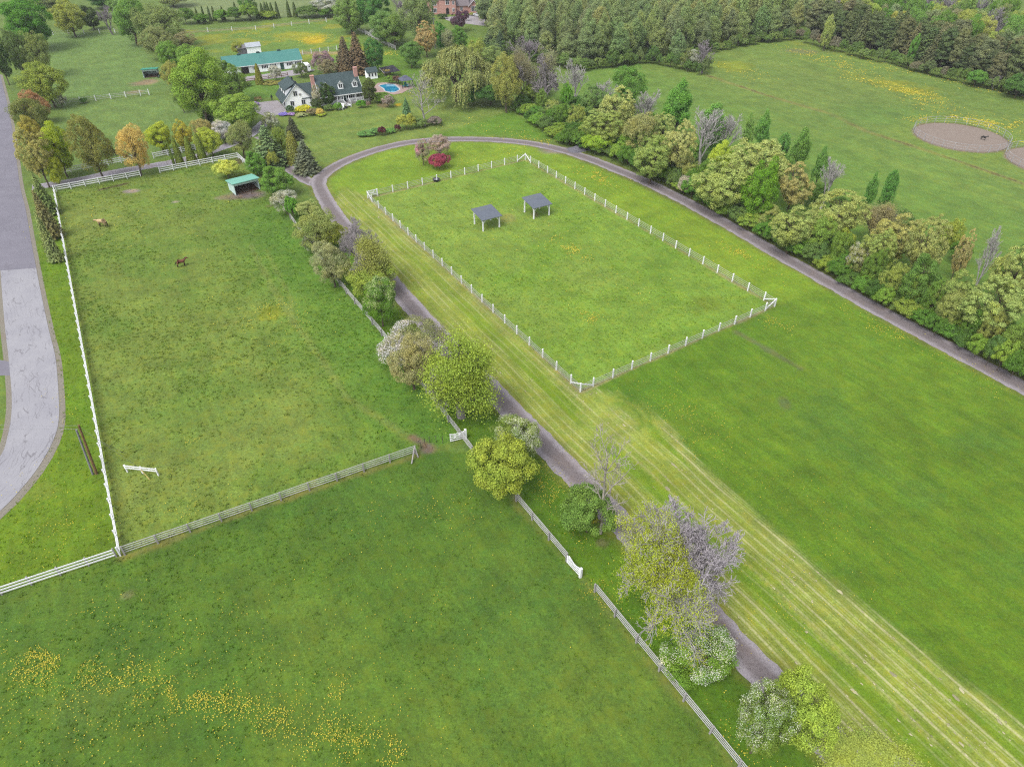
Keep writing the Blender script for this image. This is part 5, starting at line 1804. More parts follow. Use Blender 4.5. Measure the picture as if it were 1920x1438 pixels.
# the little white jump
ja, jm, jb = G(239.5, 885), G(268, 888.5), G(297.5, 891.5)
t = thing("horse_jump", "short white two board jump standing alone in the grass", "jump", tuple(ja), math.atan2(jb[1] - ja[1], jb[0] - ja[0]))
L = np.linalg.norm(jb - ja)
for x in (0, L / 2, L):
    obj("post", post_mesh(.13, 1.15, WHITE, False), t, loc=(x, 0, 0))
for z in (.78, 1.1):
    mb = MB()
    mb.box((L / 2, -.09, z), (L + .2, .04, .16))
    mb.build("board", WHITE, t)
mb = MB()
mb.bar((L / 2 + .1, -.15, .9), (L * .83, -.75, .06), .08)
mb.build("prop_pole", mat("yellow_pole", (226, 206, 128), .7), t)

# utility poles
OLDWOOD = mat("old_pole_wood", (150, 120, 82), .9, 3, .3, dirt=(110, 84, 62))
STEEL = mat("grey_pole", (160, 160, 166), .7, 2, .15)
b0 = G(181, 888)
tp = G(147.5, 797, 7.3) - b0
t = thing("utility_pole", "leaning brown wooden utility pole doubled by a grey post near the road bend", "pole", tuple(b0))
mb = MB()
mb.tube([(0, 0, -.1), tuple(tp * .5), tuple(tp)], [.17, .14, .11], 10)
mb.build("pole", OLDWOOD, t)
mb = MB()
off = np.array([-.36, -.10, 0])
mb.tube([tuple(off), tuple(tp * .92 + off)], [.12, .10], 8)
mb.build("grey_post", STEEL, t)
mb = MB()
mb.tube([tuple(tp * .97), tuple(G(262, 878) - b0)], .014, 4)
mb.tube([tuple(tp * .88), tuple(G(235, 850) - b0)], .014, 4)
mb.build("guy_wire", STEEL, t)
w0 = b0 + tp * .93
for i, (dz, ex) in enumerate([(0, 0.0), (.45, .6)]):
    mb = MB()
    e = np.array([b0[0] - 45, b0[1] + 3 + ex, 7.4 + dz])
    s = w0 + np.array([0, 0, dz])
    pts = [s + (e - s) * k / 10 - np.array([0, 0, 1.1 * (1 - (2 * k / 10 - 1) ** 2)]) for k in range(11)]
    mb.tube([tuple(p) for p in pts], .016, 4)
    o = mb.build("overhead_wire", STEEL)
    tag(o, ["lower thin cable from the leaning pole across the road", "upper thin cable from the leaning pole across the road"][i], "cable")
for (px, py, top, lb, nm) in ((816, 92, 31, "tall slim grey pole behind the willow", "utility_pole"), (618.5, 25, -30, "tall grey pole at the end of the white three rail fence", "utility_pole"), (1545, 92, 30, "thin white pole at the pine belt", "utility_pole")):
    g = G(px, py)
    h = 9.4
    t = thing(nm, lb, "pole", tuple(g))
    mb = MB()
    mb.tube([(0, 0, -.1), (0, 0, h)], [.17, .11], 8)
    mb.build("pole", STEEL, t)
    mb = MB()
    mb.box((0, 0, h - .3), (1.4, .1, .12))
    mb.build("crossarm", STEEL, t)

# round pens
SAND = gravel_mat("pen_sand", (176, 160, 150), (170, 154, 142), (132, 118, 110))
for i, (c, r) in enumerate(PEN):
    mb = MB()
    n = 64
    mb.poly([(c[0] + math.cos(a) * (r - .25), c[1] + math.sin(a) * (r - .25), .012) for a in np.arange(n) / n * 2 * math.pi], [list(range(n))])
    tag(mb.build("sand", SAND), kind="structure")
    t = thing("round_pen", ["larger round pen of grey pipe panels with a dark pony inside", "round pen of grey pipe panels cut by the frame's edge"][i], "pen", (c[0], c[1], 0))
    pm = post_mesh(.07, 1.65, METAL, False)
    npst = 26
    for k in range(npst):
        a = 2 * math.pi * k / npst
        obj("post", pm, t, loc=(math.cos(a) * r, math.sin(a) * r, 0), rz=a)
    for z in (.5, 1.05, 1.62):
        mb = MB()
        mb.tube([(math.cos(2 * math.pi * k / 78) * r, math.sin(2 * math.pi * k / 78) * r, z) for k in range(79)], .03 if z > 1.5 else .022, 5, cap=False)
        mb.build("rail", METAL, t)

# ------------------------------------------------------------------ buildings
SIDING = mat("white_siding", (244, 246, 250), .7, .6, .04, gain=2.05)
SHINGLE = mat("dark_shingles", (82, 100, 102), .9, 1.2, .18, bump=.3, dirt=(70, 88, 92))
TEAL = mat("teal_metal_roof", (92, 160, 152), .5, .5, .08, dirt=(84, 150, 146))
MINT = mat("mint_metal_roof", (146, 218, 198), .5, .5, .08, dirt=(128, 200, 180))
GLASS = mat("window_glass", (62, 60, 70), .15, 1, .2)
SHUT = mat("dark_shutter", (56, 66, 74), .7, 1, .1)
BRICKM = mat("red_brick", (192, 148, 138), .9, 3.0, .12, dirt=(178, 132, 122), gain=1.6)
DARKIN = mat("dark_inside", (52, 46, 44), .95, 1, .2)
DOORG = mat("green_door", (66, 104, 98), .6, 1, .1)
CONC = mat("pale_concrete", (190, 186, 184), .9, 1, .1)
STRAW = mat("trodden_bedding", (126, 96, 78), .95, 1.4, .3, bump=.4)


def window(parent, c, w, h, axis='y', pm=None, shutters=0.0, panes=2):
    """c = centre on the wall face; axis = the outward direction: 'y' means -y, 'x' means -x"""
    f, p = MB(), MB()

    def put(b, du, dz, sw, sh, dep, out):
        if axis == 'y':
            b.box((c[0] + du, c[1] - out, c[2] + dz), (sw, dep, sh))
        else:
            b.box((c[0] - out, c[1] + du, c[2] + dz), (dep, sw, sh))
    put(f, 0, 0, w + .16, h + .16, .06, .028)
    fo = f.build("window", WHITE, parent)
    pw = w / panes
    for i in range(panes):
        put(p, -w / 2 + pw * (i + .5), 0, pw - .10, h - .06, .03, .058)
    p.build("pane", pm or GLASS, fo)
    if shutters:
        for s in (-1, 1):
            b = MB()
            put(b, s * (w / 2 + .12 + shutters / 2), 0, shutters, h + .1, .04, .022)
            b.build("shutter", SHUT, fo)
    return fo


ROT = math.radians(26.5)
UXH = np.array([math.cos(ROT), math.sin(ROT), 0])
UYH = np.array([-math.sin(ROT), math.cos(ROT), 0])

# main house, garage wing and the link between them: one building
E0 = np.array([-39.5, 190.14, 0]) - 11.6 * UXH
hs_ = thing("farmhouse", "white farmhouse with dark green grey roofs, dormers and two brick chimneys", "house", tuple(E0), ROT)
sl_ = (6.8 - 2.6) / 5.2
mb = MB()
mb.prism([(1.6, 0), (10.1, 0), (10.1, 2.66), (5.2, 6.55), (1.6, 3.66)], .3, 11.3, 'x')
mb.box((-1.9, 6.0, 1.25), (4.3, 6.4, 2.5))
mb.build("wall", SIDING, hs_)
mb = MB()
mb.prism([(0, 2.6), (5.2, 6.8), (10.4, 2.6), (10.4, 2.42), (5.2, 6.6), (0, 2.42)], 0, 11.6, 'x')
mainroof = mb.build("roof", SHINGLE, hs_)
mb = MB()
mb.prism([(2.3, 2.35), (6.0, 5.1), (9.6, 2.35), (9.6, 2.2), (6.0, 4.95), (2.3, 2.2)], -4.3, -.02, 'x')
mb.build("roof", SHINGLE, hs_)
mb = MB()
mb.box((5.8, -.04, 2.50), (11.7, .06, .2))
mb.bar((11.64, 0, 2.52), (11.64, 5.2, 6.72), .06, .2)
mb.bar((-.04, 0, 2.52), (-.04, 5.2, 6.72), .06, .2)
mb.build("fascia", WHITE, mainroof)
for (x, y, w, d, z0, z1) in ((11.15, 4.1, .95, .8, 4.6, 7.8), (-.5, 3.9, .9, .8, 0, 7.1)):
    mb = MB()
    mb.box((x, y, (z0 + z1) / 2), (w, d, z1 - z0))
    mb.box((x, y, z1 + .06), (w + .14, d + .14, .12))
    ch = mb.build("chimney", BRICKM, mainroof)
for x in (2.2, 6.05, 9.9):
    mb = MB()
    mb.poly([(x - .65, 1.35, 3.55), (x + .65, 1.35, 3.55), (x + .65, 1.35, 5.0), (x, 1.35, 5.75), (x - .65, 1.35, 5.0),
             (x - .65, 4.2, 3.55), (x + .65, 4.2, 3.55), (x + .65, 4.2, 5.0), (x, 4.2, 5.75), (x - .65, 4.2, 5.0)],
            [(0, 1, 2, 3, 4), (1, 6, 7, 2), (0, 4, 9, 5)])
    do = mb.build("dormer", SIDING, hs_)
    mb = MB()
    for s in (-1, 1):
        mb.poly([(x, 1.15, 5.86), (x + s * .85, 1.15, 4.88), (x + s * .85, 4.3, 4.88), (x, 4.3, 5.86), (x, 1.15, 5.76), (x + s * .85, 1.15, 4.78), (x + s * .85, 4.3, 4.78), (x, 4.3, 5.76)],
                [(0, 1, 2, 3), (4, 7, 6, 5), (0, 4, 5, 1), (1, 5, 6, 2), (2, 6, 7, 3)])
    mb.build("dormer_roof", SHINGLE, do)
    mb = MB()
    for s in (-1, 1):
        mb.bar((x, 1.12, 5.80), (x + s * .86, 1.12, 4.83), .05, .14, up=(0, 1, 0))
    mb.build("bargeboard", WHITE, do)
    b = MB()
    for s in (-1, 1):
        b.box((x + s * .24, 1.33, 4.45), (.34, .05, .9))
    b.build("window", GLASS, do)
for x, w in ((8.3, 1.0), (10.4, 1.0), (4.4, 1.0)):
    window(hs_, (x, 1.6, 1.75), w, 1.25, shutters=.3)
mb = MB()
mb.box((6.5, 1.57, 1.5), (1.0, .06, 2.0))
fd = mb.build("front_door", DOORG, hs_)
mb = MB()
mb.box((8.0, .75, .25), (7.6, 1.65, .5))
mb.box((12.6, 2.2, .22), (1.6, 4.4, .44))
mb.build("porch_floor", CONC, hs_)
for x in (4.4, 6.0, 7.4, 9.4, 11.4):
    mb = MB()
    mb.box((x, .1, 1.46), (.16, .16, 1.92))
    mb.build("porch_post", WHITE, hs_)
mb = MB()
for a, b in ((7.5, 11.4), (4.4, 5.9)):
    mb.box(((a + b) / 2, .1, 1.35), (b - a, .07, .08))
    mb.box(((a + b) / 2, .1, .66), (b - a, .07, .06))
    for i in range(int((b - a) / .2)):
        mb.box((a + .1 + i * .2, .1, 1.0), (.05, .05, .62))
mb.build("porch_railing", WHITE, hs_)
mb = MB()
for i in range(4):
    mb.box((6.7, -.25 - i * .32, (.44 - i * .11) / 2), (1.3, .34, .44 - i * .11))
mb.build("porch_steps", CONC, hs_)
for s in (-1, 1):
    mb = MB()
    mb.bar((6.7 + s * .75, .05, 1.4), (6.7 + s * .75, -1.6, .95), .09)
    mb.box((6.7 + s * .75, -1.6, .5), (.12, .12, 1.0))
    mb.build("step_handrail", WHITE, hs_)
# garage wing
L0 = np.array([-58.72, 183.23, 0])
dloc = L0 - E0
ox, oy = float(dloc @ UXH), float(dloc @ UYH)
prof = [(0, 0), (6.5, 0), (6.5, 2.62), (3.44, 5.80), (0, 2.42)]
mb = MB()
mb.prism([(ox + a, b) for a, b in prof], oy, oy + 8.8, 'y')
mb.build("garage_wall", SIDING, hs_)
mb = MB()
mb.prism([(ox - .75, 1.75), (ox + .1, 2.72), (ox + 3.44, 6.02), (ox + 6.5, 2.86), (ox + 7.05, 2.36), (ox + 7.05, 2.2), (ox + 6.5, 2.68), (ox + 3.44, 5.82), (ox + .1, 2.54), (ox - .75, 1.58)], oy - .3, oy + 9.0, 'y')
gr = mb.build("garage_roof", SHINGLE, hs_)
mb = MB()
for (a, b) in (((-.78, 1.66), (.08, 2.63)), ((.08, 2.63), (3.44, 5.92)), ((3.44, 5.92), (6.52, 2.77)), ((6.52, 2.77), (7.08, 2.28))):
    mb.bar((ox + a[0], oy - .33, a[1]), (ox + b[0], oy - .33, b[1]), .05, .2, up=(0, 1, 0))
mb.build("bargeboard", WHITE, gr)
mb = MB()
mb.poly([(ox + .62, oy + .9, 2.9), (ox + .62, oy + 8.2, 2.9), (ox + .62, oy + 8.2, 4.5), (ox + .62, oy + .9, 4.5), (ox + 2.5, oy + .9, 4.9), (ox + 2.5, oy + 8.2, 4.9), (ox + 2.6, oy + .9, 5.15), (ox + 2.6, oy + 8.2, 5.15)],
        [(0, 3, 2, 1), (0, 4, 6, 3), (1, 2, 7, 5)])
sd2 = mb.build("shed_dormer", SIDING, hs_)
mb = MB()
mb.poly([(ox + .35, oy + .7, 4.42), (ox + .35, oy + 8.4, 4.42), (ox + 3.3, oy + 8.4, 5.98), (ox + 3.3, oy + .7, 5.98), (ox + .35, oy + .7, 4.56), (ox + .35, oy + 8.4, 4.56), (ox + 3.3, oy + 8.4, 6.1), (ox + 3.3, oy + .7, 6.1)],
        [(0, 1, 2, 3), (4, 7, 6, 5), (0, 4, 5, 1), (0, 3, 7, 4), (1, 5, 6, 2), (2, 6, 7, 3)])
mb.build("dormer_roof", SHINGLE, sd2)
for y in (1.9, 4.5, 7.1):
    b = MB()
    b.box((ox + .6, oy + y, 3.75), (.05, .9, .9))
    b.build("window", GLASS, sd2)
window(hs_, (ox + 1.75, oy, 1.45), .95, 1.15, pm=SHUT)
window(hs_, (ox + 4.65, oy, 1.45), .95, 1.15, pm=SHUT)
window(hs_, (ox + 2.95, oy, 3.75), .95, 1.15, pm=SHUT)
mb = MB()
mb.box((ox + 4.05, oy - .1, 3.45), (.5, .22, .36))
mb.build("air_conditioner", CONC, hs_)
for y in (1.6, 4.4, 7.0):
    mb = MB()
    mb.box((ox - .03, oy + y, 1.0), (.06, 1.9 if y > 2 else .9, 1.95))
    mb.build("garage_door", SHUT, hs_)
for y, z in ((2.4, 6.3), (6.6, 6.3)):
    mb = MB()
    mb.box((ox + 3.9, oy + y, 5.85), (.4, .4, .6))
    mb.build("roof_vent", SHUT, gr)

# barn
B0 = np.array([-84.75, 214.99, 0])
br_ = thing("barn", "long white barn with a teal metal roof", "barn", tuple(B0), ROT)
mb = MB()
mb.prism([(.35, 0), (7.1, 0), (7.1, 2.35), (3.72, 4.42), (.35, 2.35)], .2, 22.8, 'x')
mb.build("wall", SIDING, br_)
mb = MB()
mb.prism([(0, 2.2), (3.72, 4.65), (7.45, 2.2), (7.45, 2.05), (3.72, 4.5), (0, 2.05)], 0, 23.0, 'x')
rf = mb.build("roof", TEAL, br_)
mb = MB()
mb.box((11.5, -.03, 2.12), (23.0, .05, .16))
mb.build("fascia", WHITE, rf)
for x in (5.2, 10.8, 17.0):
    mb = MB()
    mb.box((x, 3.72, 4.75), (1.0, .5, .36))
    mb.build("roof_vent", DOORG, rf)
mb = MB()
mb.box((5.6, .33, 1.0), (2.3, .06, 1.95))
mb.build("doorway_shade", DARKIN, br_)  # thin dark slab on the solid wall, coloured as the shade inside a doorway
mb = MB()
mb.box((7.35, .31, 1.02), (1.2, .06, 1.9))
mb.build("sliding_door", WHITE, br_)
for x in (8.6, 11.5, 14.05, 18.95, 21.5):
    window(br_, (x, .35, 1.35), .85, .75, shutters=.34)
mb = MB()
mb.box((16.6, .31, 1.02), (1.05, .07, 2.0))
mb.build("entrance_door", DOORG, br_)
# shed behind the barn
g = G(477, 103)
t = thing("shed", "small white roofed shed behind the teal roofed barn", "shed", (g[0], g[1], 0), ROT)
mb = MB()
mb.box((0, 0, 1.35), (4.4, 2.8, 2.7))
mb.build("wall", SIDING, t)
mb = MB()
mb.prism([(-1.7, 2.7), (0, 3.7), (1.7, 2.7), (1.7, 2.6), (0, 3.58), (-1.7, 2.6)], -2.4, 2.4, 'x')
mb.build("roof", mat("pale_metal_roof", (206, 214, 224), .5), t)
mb = MB()
mb.prism([(-1.6, 2.55), (0, 3.3), (1.6, 2.55), (1.6, 2.4), (0, 3.15), (-1.6, 2.4)], -5.2, -2.42, 'x')
mb.box((-3.7, 0, 1.2), (2.6, 2.6, 2.4))
mb.build("lean_to", mat("grey_shingles", (148, 146, 154), .9), t)
# horse trailer
g = G(577, 135)
t = thing("horse_trailer", "white horse trailer parked at the barn's end", "trailer", (g[0], g[1], 0), ROT)
mb = MB()
mb.prism([(-.85, .55), (.85, .55), (.85, 2.1), (.6, 2.35), (-.6, 2.35), (-.85, 2.1)], -1.4, 1.4, 'y')
mb.build("body", SIDING, t)
mb = MB()
for s in (-.4, .4):
    mb.box((s, -1.41, 1.75), (.45, .04, .35))
mb.build("window", GLASS, t)
for s in (-1, 1):
    mb = MB()
    mb.tube([(s * .72, .2, .34), (s * .94, .2, .34)], .34, 14)
    mb.build("wheel", DARKIN, t)
mb = MB()
mb.bar((0, -1.4, .5), (0, -2.5, .45), .1)
mb.build("drawbar", STEEL, t)

# little white outbuilding and the black roof beside the pool
g = G(690, 149.5)
t = thing("garden_shed", "small white shed with three windows at the house's pool end", "shed", (g[0], g[1], 0), ROT)
mb = MB()
mb.prism([(0, 0), (2.4, 0), (2.4, 1.9), (1.2, 2.75), (0, 1.9)], 0, 3.0, 'x')
mb.build("wall", SIDING, t)
mb = MB()
mb.prism([(-.25, 1.85), (1.2, 2.95), (2.65, 1.85), (2.65, 1.72), (1.2, 2.8), (-.25, 1.72)], -.25, 3.25, 'x')
mb.build("roof", SHINGLE, t)
for x in (.55, 1.45, 2.45):
    window(t, (x, 0, 1.15), .5, .9, panes=1)
cs = [G(711.5, 134.5, 1.0), G(722, 145, .35), G(751, 140, .5), G(737.5, 129, 1.6)]
t = thing("lean_to_roof", "low black sloping roof on posts behind the pool", "shelter", tuple(np.append(cs[1][:2], 0)))
o = np.append(cs[1][:2], 0)
mb = MB()
mb.poly([c - o + np.array([0, 0, 1.0]) for c in cs] + [c - o + np.array([0, 0, .92]) for c in cs], [(0, 1, 2, 3), (7, 6, 5, 4), (0, 4, 5, 1), (1, 5, 6, 2), (2, 6, 7, 3), (3, 7, 4, 0)])
mb.build("roof", mat("black_panel", (54, 52, 62), .4, .8, .15), t)
mb = MB()
mb.bar(tuple(cs[0] - o + np.array([-.05, -.05, .98])), tuple(cs[1] - o + np.array([-.05, -.05, .98])), .08, .14)
mb.build("edge_trim", CONC, t)
for c in cs:
    mb = MB()
    q = o + (c - o) * .96
    q = c * .97 + (sum(cs) / 4) * .03 - o
    mb.box((q[0], q[1], (q[2] + .9) / 2), (.12, .12, q[2] + .9))
    mb.build("post", DARKW, t)

# swimming pool with paved deck
pool_px = [(710.8, 162), (716.7, 160), (723, 159), (730, 158.3), (738.3, 159.2), (743.3, 163), (748.3, 168.3), (742.5, 172.5), (735.8, 173.8), (727.5, 173), (721.7, 170.8), (720.8, 167.5), (715, 164.2)]
deck_px = [(702, 163), (708, 156.5), (723, 155.2), (740, 157), (748, 159.5), (758, 162), (772, 162), (776, 165), (763, 170), (755, 175), (740, 178.3), (731, 177.2), (715, 175), (703, 174), (700, 168)]
pc = np.array(G(730, 166.5))
pool = smooth_line([G(*p)[:2] for p in pool_px] + [G(*pool_px[0])[:2]], 4)[:-1] - pc[:2]
deck = np.array([G(*p)[:2] for p in deck_px]) - pc[:2]
NA = 72
angs = np.arange(NA) / NA * 2 * math.pi


def radial(poly, a):
    best = 0
    d = np.array([math.cos(a), math.sin(a)])
    for i in range(len(poly)):
        p, q = poly[i], poly[(i + 1) % len(poly)]
        e = q - p
        den = d[0] * e[1] - d[1] * e[0]
        if abs(den) < 1e-9:
            continue
        tt = (p[0] * e[1] - p[1] * e[0]) / den
        u = (p[0] * d[1] - p[1] * d[0]) / den
        if tt > 0 and -1e-6 <= u <= 1 + 1e-6:
            best = max(best, tt)
    return best


rp = np.array([radial(pool, a) for a in angs])
rd = np.maximum(np.array([radial(deck, a) for a in angs]), rp + .7)
t = thing("swimming_pool", "curved blue swimming pool in a pinkish paved deck", "pool", tuple(pc))


def ring(r0, r1, z0, z1):
    mb = MB()
    v = [(math.cos(a) * r, math.sin(a) * r, z) for r, z in ((r0, z0), (r0, z1), (r1, z1), (r1, z0)) for a, r in zip(angs, r)]
    f = [(k * NA + i, k * NA + (i + 1) % NA, (k + 1) * NA + (i + 1) % NA, (k + 1) * NA + i) for k in range(3) for i in range(NA)]
    return mb.poly(v, f)


PAVE = mat("pink_pavers", (198, 172, 164), .9, 2, .2, dirt=(176, 144, 136))
ring(rp + .42, rd, .0, .06).build("deck", PAVE, t)
ring(rp, rp + .42, .0, .10).build("coping", mat("white_coping", (226, 228, 230), .7), t)
wt = NT("pool_water")
wtn = wt.noise(wt.pos(), 1.6, 2)
wt.b.inputs["Specular IOR Level"].default_value = .5
wt.bump(wtn, .15, .05)
WATER = wt.out(wt.mix(wt.ramp(wt.noise(wt.pos(), .5, 2), .35, .65), col(24, 140, 190), col(60, 178, 214)), .08)
mb = MB()
mb.poly([(math.cos(a) * r, math.sin(a) * r, .03) for a, r in zip(angs, rp + .01)], [list(range(NA))])
mb.build("water", WATER, t)

# gazebo with turquoise seats
gc = G(761.5, 163.2)
t = thing("gazebo", "grey hip roofed gazebo beside the pool", "gazebo", tuple(gc), ROT)
GZ = mat("gazebo_roof", (112, 116, 138), .8, 1, .1)
mb = MB()
for (s, z0, z1, s1) in ((1.75, 2.05, 2.75, .6), (.75, 2.78, 3.1, .05)):
    mb.poly([(-s, -s, z0), (s, -s, z0), (s, s, z0), (-s, s, z0), (-s1, -s1, z1), (s1, -s1, z1), (s1, s1, z1), (-s1, s1, z1)], [(0, 3, 2, 1), (0, 1, 5, 4), (1, 2, 6, 5), (2, 3, 7, 6), (3, 0, 4, 7), (4, 5, 6, 7)])
mb.build("roof", GZ, t)
for x in (-1.55, 1.55):
    for y in (-1.55, 1.55):
        mb = MB()
        mb.box((x, y, 1.05), (.14, .14, 2.1))
        mb.build("post", SHUT, t)
TURQ = mat("turquoise_cushion", (64, 178, 190), .8)
ch0 = None
for i, (x, y, r) in enumerate([(-.8, -.3, 1.2), (.1, -.85, 0.1), (.85, -.2, -1.2), (.2, .8, 3.1)]):
    p = gc + UXH * x + UYH * y
    if ch0 is None:
        ch0 = thing("patio_chair", "turquoise cushioned patio chair under the grey gazebo", "chair", tuple(p), ROT + r, "turquoise patio chairs under the gazebo")
        mb = MB()
        mb.box((0, 0, .42), (.6, .6, .14)); mb.build("seat", TURQ, ch0)
        mb = MB()
        mb.box((0, -.28, .75), (.6, .12, .55)); mb.build("backrest", TURQ, ch0)
        mb = MB()
        for a in (-.27, .27):
            for b in (-.27, .27):
                mb.box((a, b, .18), (.05, .05, .36))
        mb.build("leg_frame", SHUT, ch0)
    else:
        dup(ch0, tuple(p), ROT + r)

# garden chairs, fire bowl, bench, person
ach = None
for i, (px, py, r) in enumerate([(636, 205, .5), (642.5, 205.5, -.3), (653.5, 201, 1.9)]):
    p = G(px, py)
    lb = ["white slatted garden chair, leftmost by the fire bowl", "white slatted garden chair between its two fellows by the fire bowl", "white slatted garden chair right of the fire bowl near the porch steps"][i]
    if ach is None:
        ach = thing("garden_chair", lb, "chair", tuple(p), r, "white garden chairs before the porch")
        mb = MB()
        for k in range(5):
            mb.bar((-.26 + k * .13, -.05, .36), (-.30 + k * .15, .5, 1.12), .11, .03, up=(0, 1, 0))
        mb.build("backrest", WHITE, ach)
        mb = MB()
        mb.bar((0, -.5, .40), (0, .02, .30), .62, .05)
        mb.build("seat", WHITE, ach)
        mb = MB()
        for s in (-.36, .36):
            mb.box((s, -.2, .55), (.14, .75, .04)); mb.box((s, -.5, .27), (.08, .08, .54)); mb.bar((s, .12, .54), (s, .45, 0.02), .08)
        mb.build("arm_frame", WHITE, ach)
        ach.scale = (1.25, 1.25, 1.25)
    else:
        dup(ach, tuple(p), r, lb)
p = G(648.5, 203.5)
t = thing("fire_bowl", "dark round fire bowl between the white garden chairs", "fire bowl", tuple(p))
mb = MB()
mb.tube([(0, 0, .12), (0, 0, .3), (0, 0, .42)], [.25, .5, .55], 14)
mb.build("bowl", DARKIN, t)
for a in (0, 2.1, 4.2):
    mb = MB()
    mb.bar((.3 * math.cos(a), .3 * math.sin(a), .2), (.42 * math.cos(a), .42 * math.sin(a), 0), .05)
    mb.build("leg", DARKIN, t)
p = G(478, 190)
t = thing("garden_bench", "orange brown timber bench at the parking pad's edge", "bench", tuple(p), ROT)
TIM = mat("orange_timber", (176, 142, 96), .8, 2, .2)
mb = MB()
mb.box((.9, 0, .45), (1.9, .5, .08)); mb.build("seat", TIM, t)
mb = MB()
for z in (.65, .85):
    mb.box((.9, .26, z), (1.9, .05, .14))
mb.build("backrest", TIM, t)
for x in (.1, 1.7):
    mb = MB()
    mb.box((x, -.18, .2), (.1, .1, .41)); mb.box((x, .2, .46), (.1, .1, .92)); mb.build("leg", TIM, t)


def skin_obj(name, nodes, edges, root, m, parent=None, sub=1):
    """one continuous body grown from a skeleton with the Skin modifier"""
    me = bpy.data.meshes.new(name)
    me.from_pydata([n[:3] for n in nodes], edges, [])
    o = bpy.data.objects.new(name, me)
    col_main.objects.link(o)
    md = o.modifiers.new("skin", 'SKIN')
    md.use_smooth_shade = True
    for i, n in enumerate(nodes):
        r = n[3] if isinstance(n[3], tuple) else (n[3], n[3])
        me.skin_vertices[0].data[i].radius = r
        me.skin_vertices[0].data[i].use_root = i == root
    sb = o.modifiers.new("sub", 'SUBSURF')
    sb.levels = sb.render_levels = sub
    dg = bpy.context.evaluated_depsgraph_get()
    nm = bpy.data.meshes.new_from_object(o.evaluated_get(dg))
    nm.materials.clear()
    nm.materials.append(m)
    bpy.data.objects.remove(o)
    bpy.data.meshes.remove(me)
    return obj(name, nm, parent)


p = G(510.8, 190.2)
t = thing("person", "person in dark clothes standing at the parking pad's edge", "person", tuple(p), .6)
SKIN_ = mat("skin", (196, 156, 136), .7)
CLOTH = mat("dark_clothes", (58, 64, 74), .9, 3, .15)
bn = [(0, 0, .95, (.15, .11)), (0, 0, 1.18, (.14, .10)), (0, 0, 1.40, (.19, .11)), (0, 0, 1.52, .06), (0, .01, 1.62, .09), (0, .01, 1.73, .075),
      (.1, 0, .90, .09), (.11, .02, .5, .065), (.11, -.02, .10, .045), (.11, .10, .04, .04), (-.1, 0, .90, .09), (-.11, .03, .5, .065), (-.12, -.01, .10, .045), (-.12, .11, .04, .04),
      (.23, 0, 1.38, .06), (.28, -.02, 1.1, .045), (.27, .06, .86, .035), (.27, .09, .77, .03), (-.23, 0, 1.38, .06), (-.28, -.02, 1.1, .045), (-.27, .06, .86, .035), (-.27, .09, .77, .03)]
be = [(0, 1), (1, 2), (2, 3), (3, 4), (4, 5), (0, 6), (6, 7), (7, 8), (8, 9), (0, 10), (10, 11), (11, 12), (12, 13), (2, 14), (14, 15), (15, 16), (16, 17), (2, 18), (18, 19), (19, 20), (20, 21)]
body = skin_obj("body", bn, be, 0, CLOTH, t)
body.data.materials.append(SKIN_)
for f in body.data.polygons:
    c = f.center
    if (c.z > 1.53 and c.y > -.03 and c.z < 1.71) or (abs(c.x) > .2 and c.z < .84):
        f.material_index = 1
mb = MB()
mb.tube([(0, -.015, 1.62), (0, -.005, 1.70), (0, 0, 1.77), (0, .0, 1.80)], [.10, .105, .085, .03], 10)
mb.build("hair", DARKIN, t)


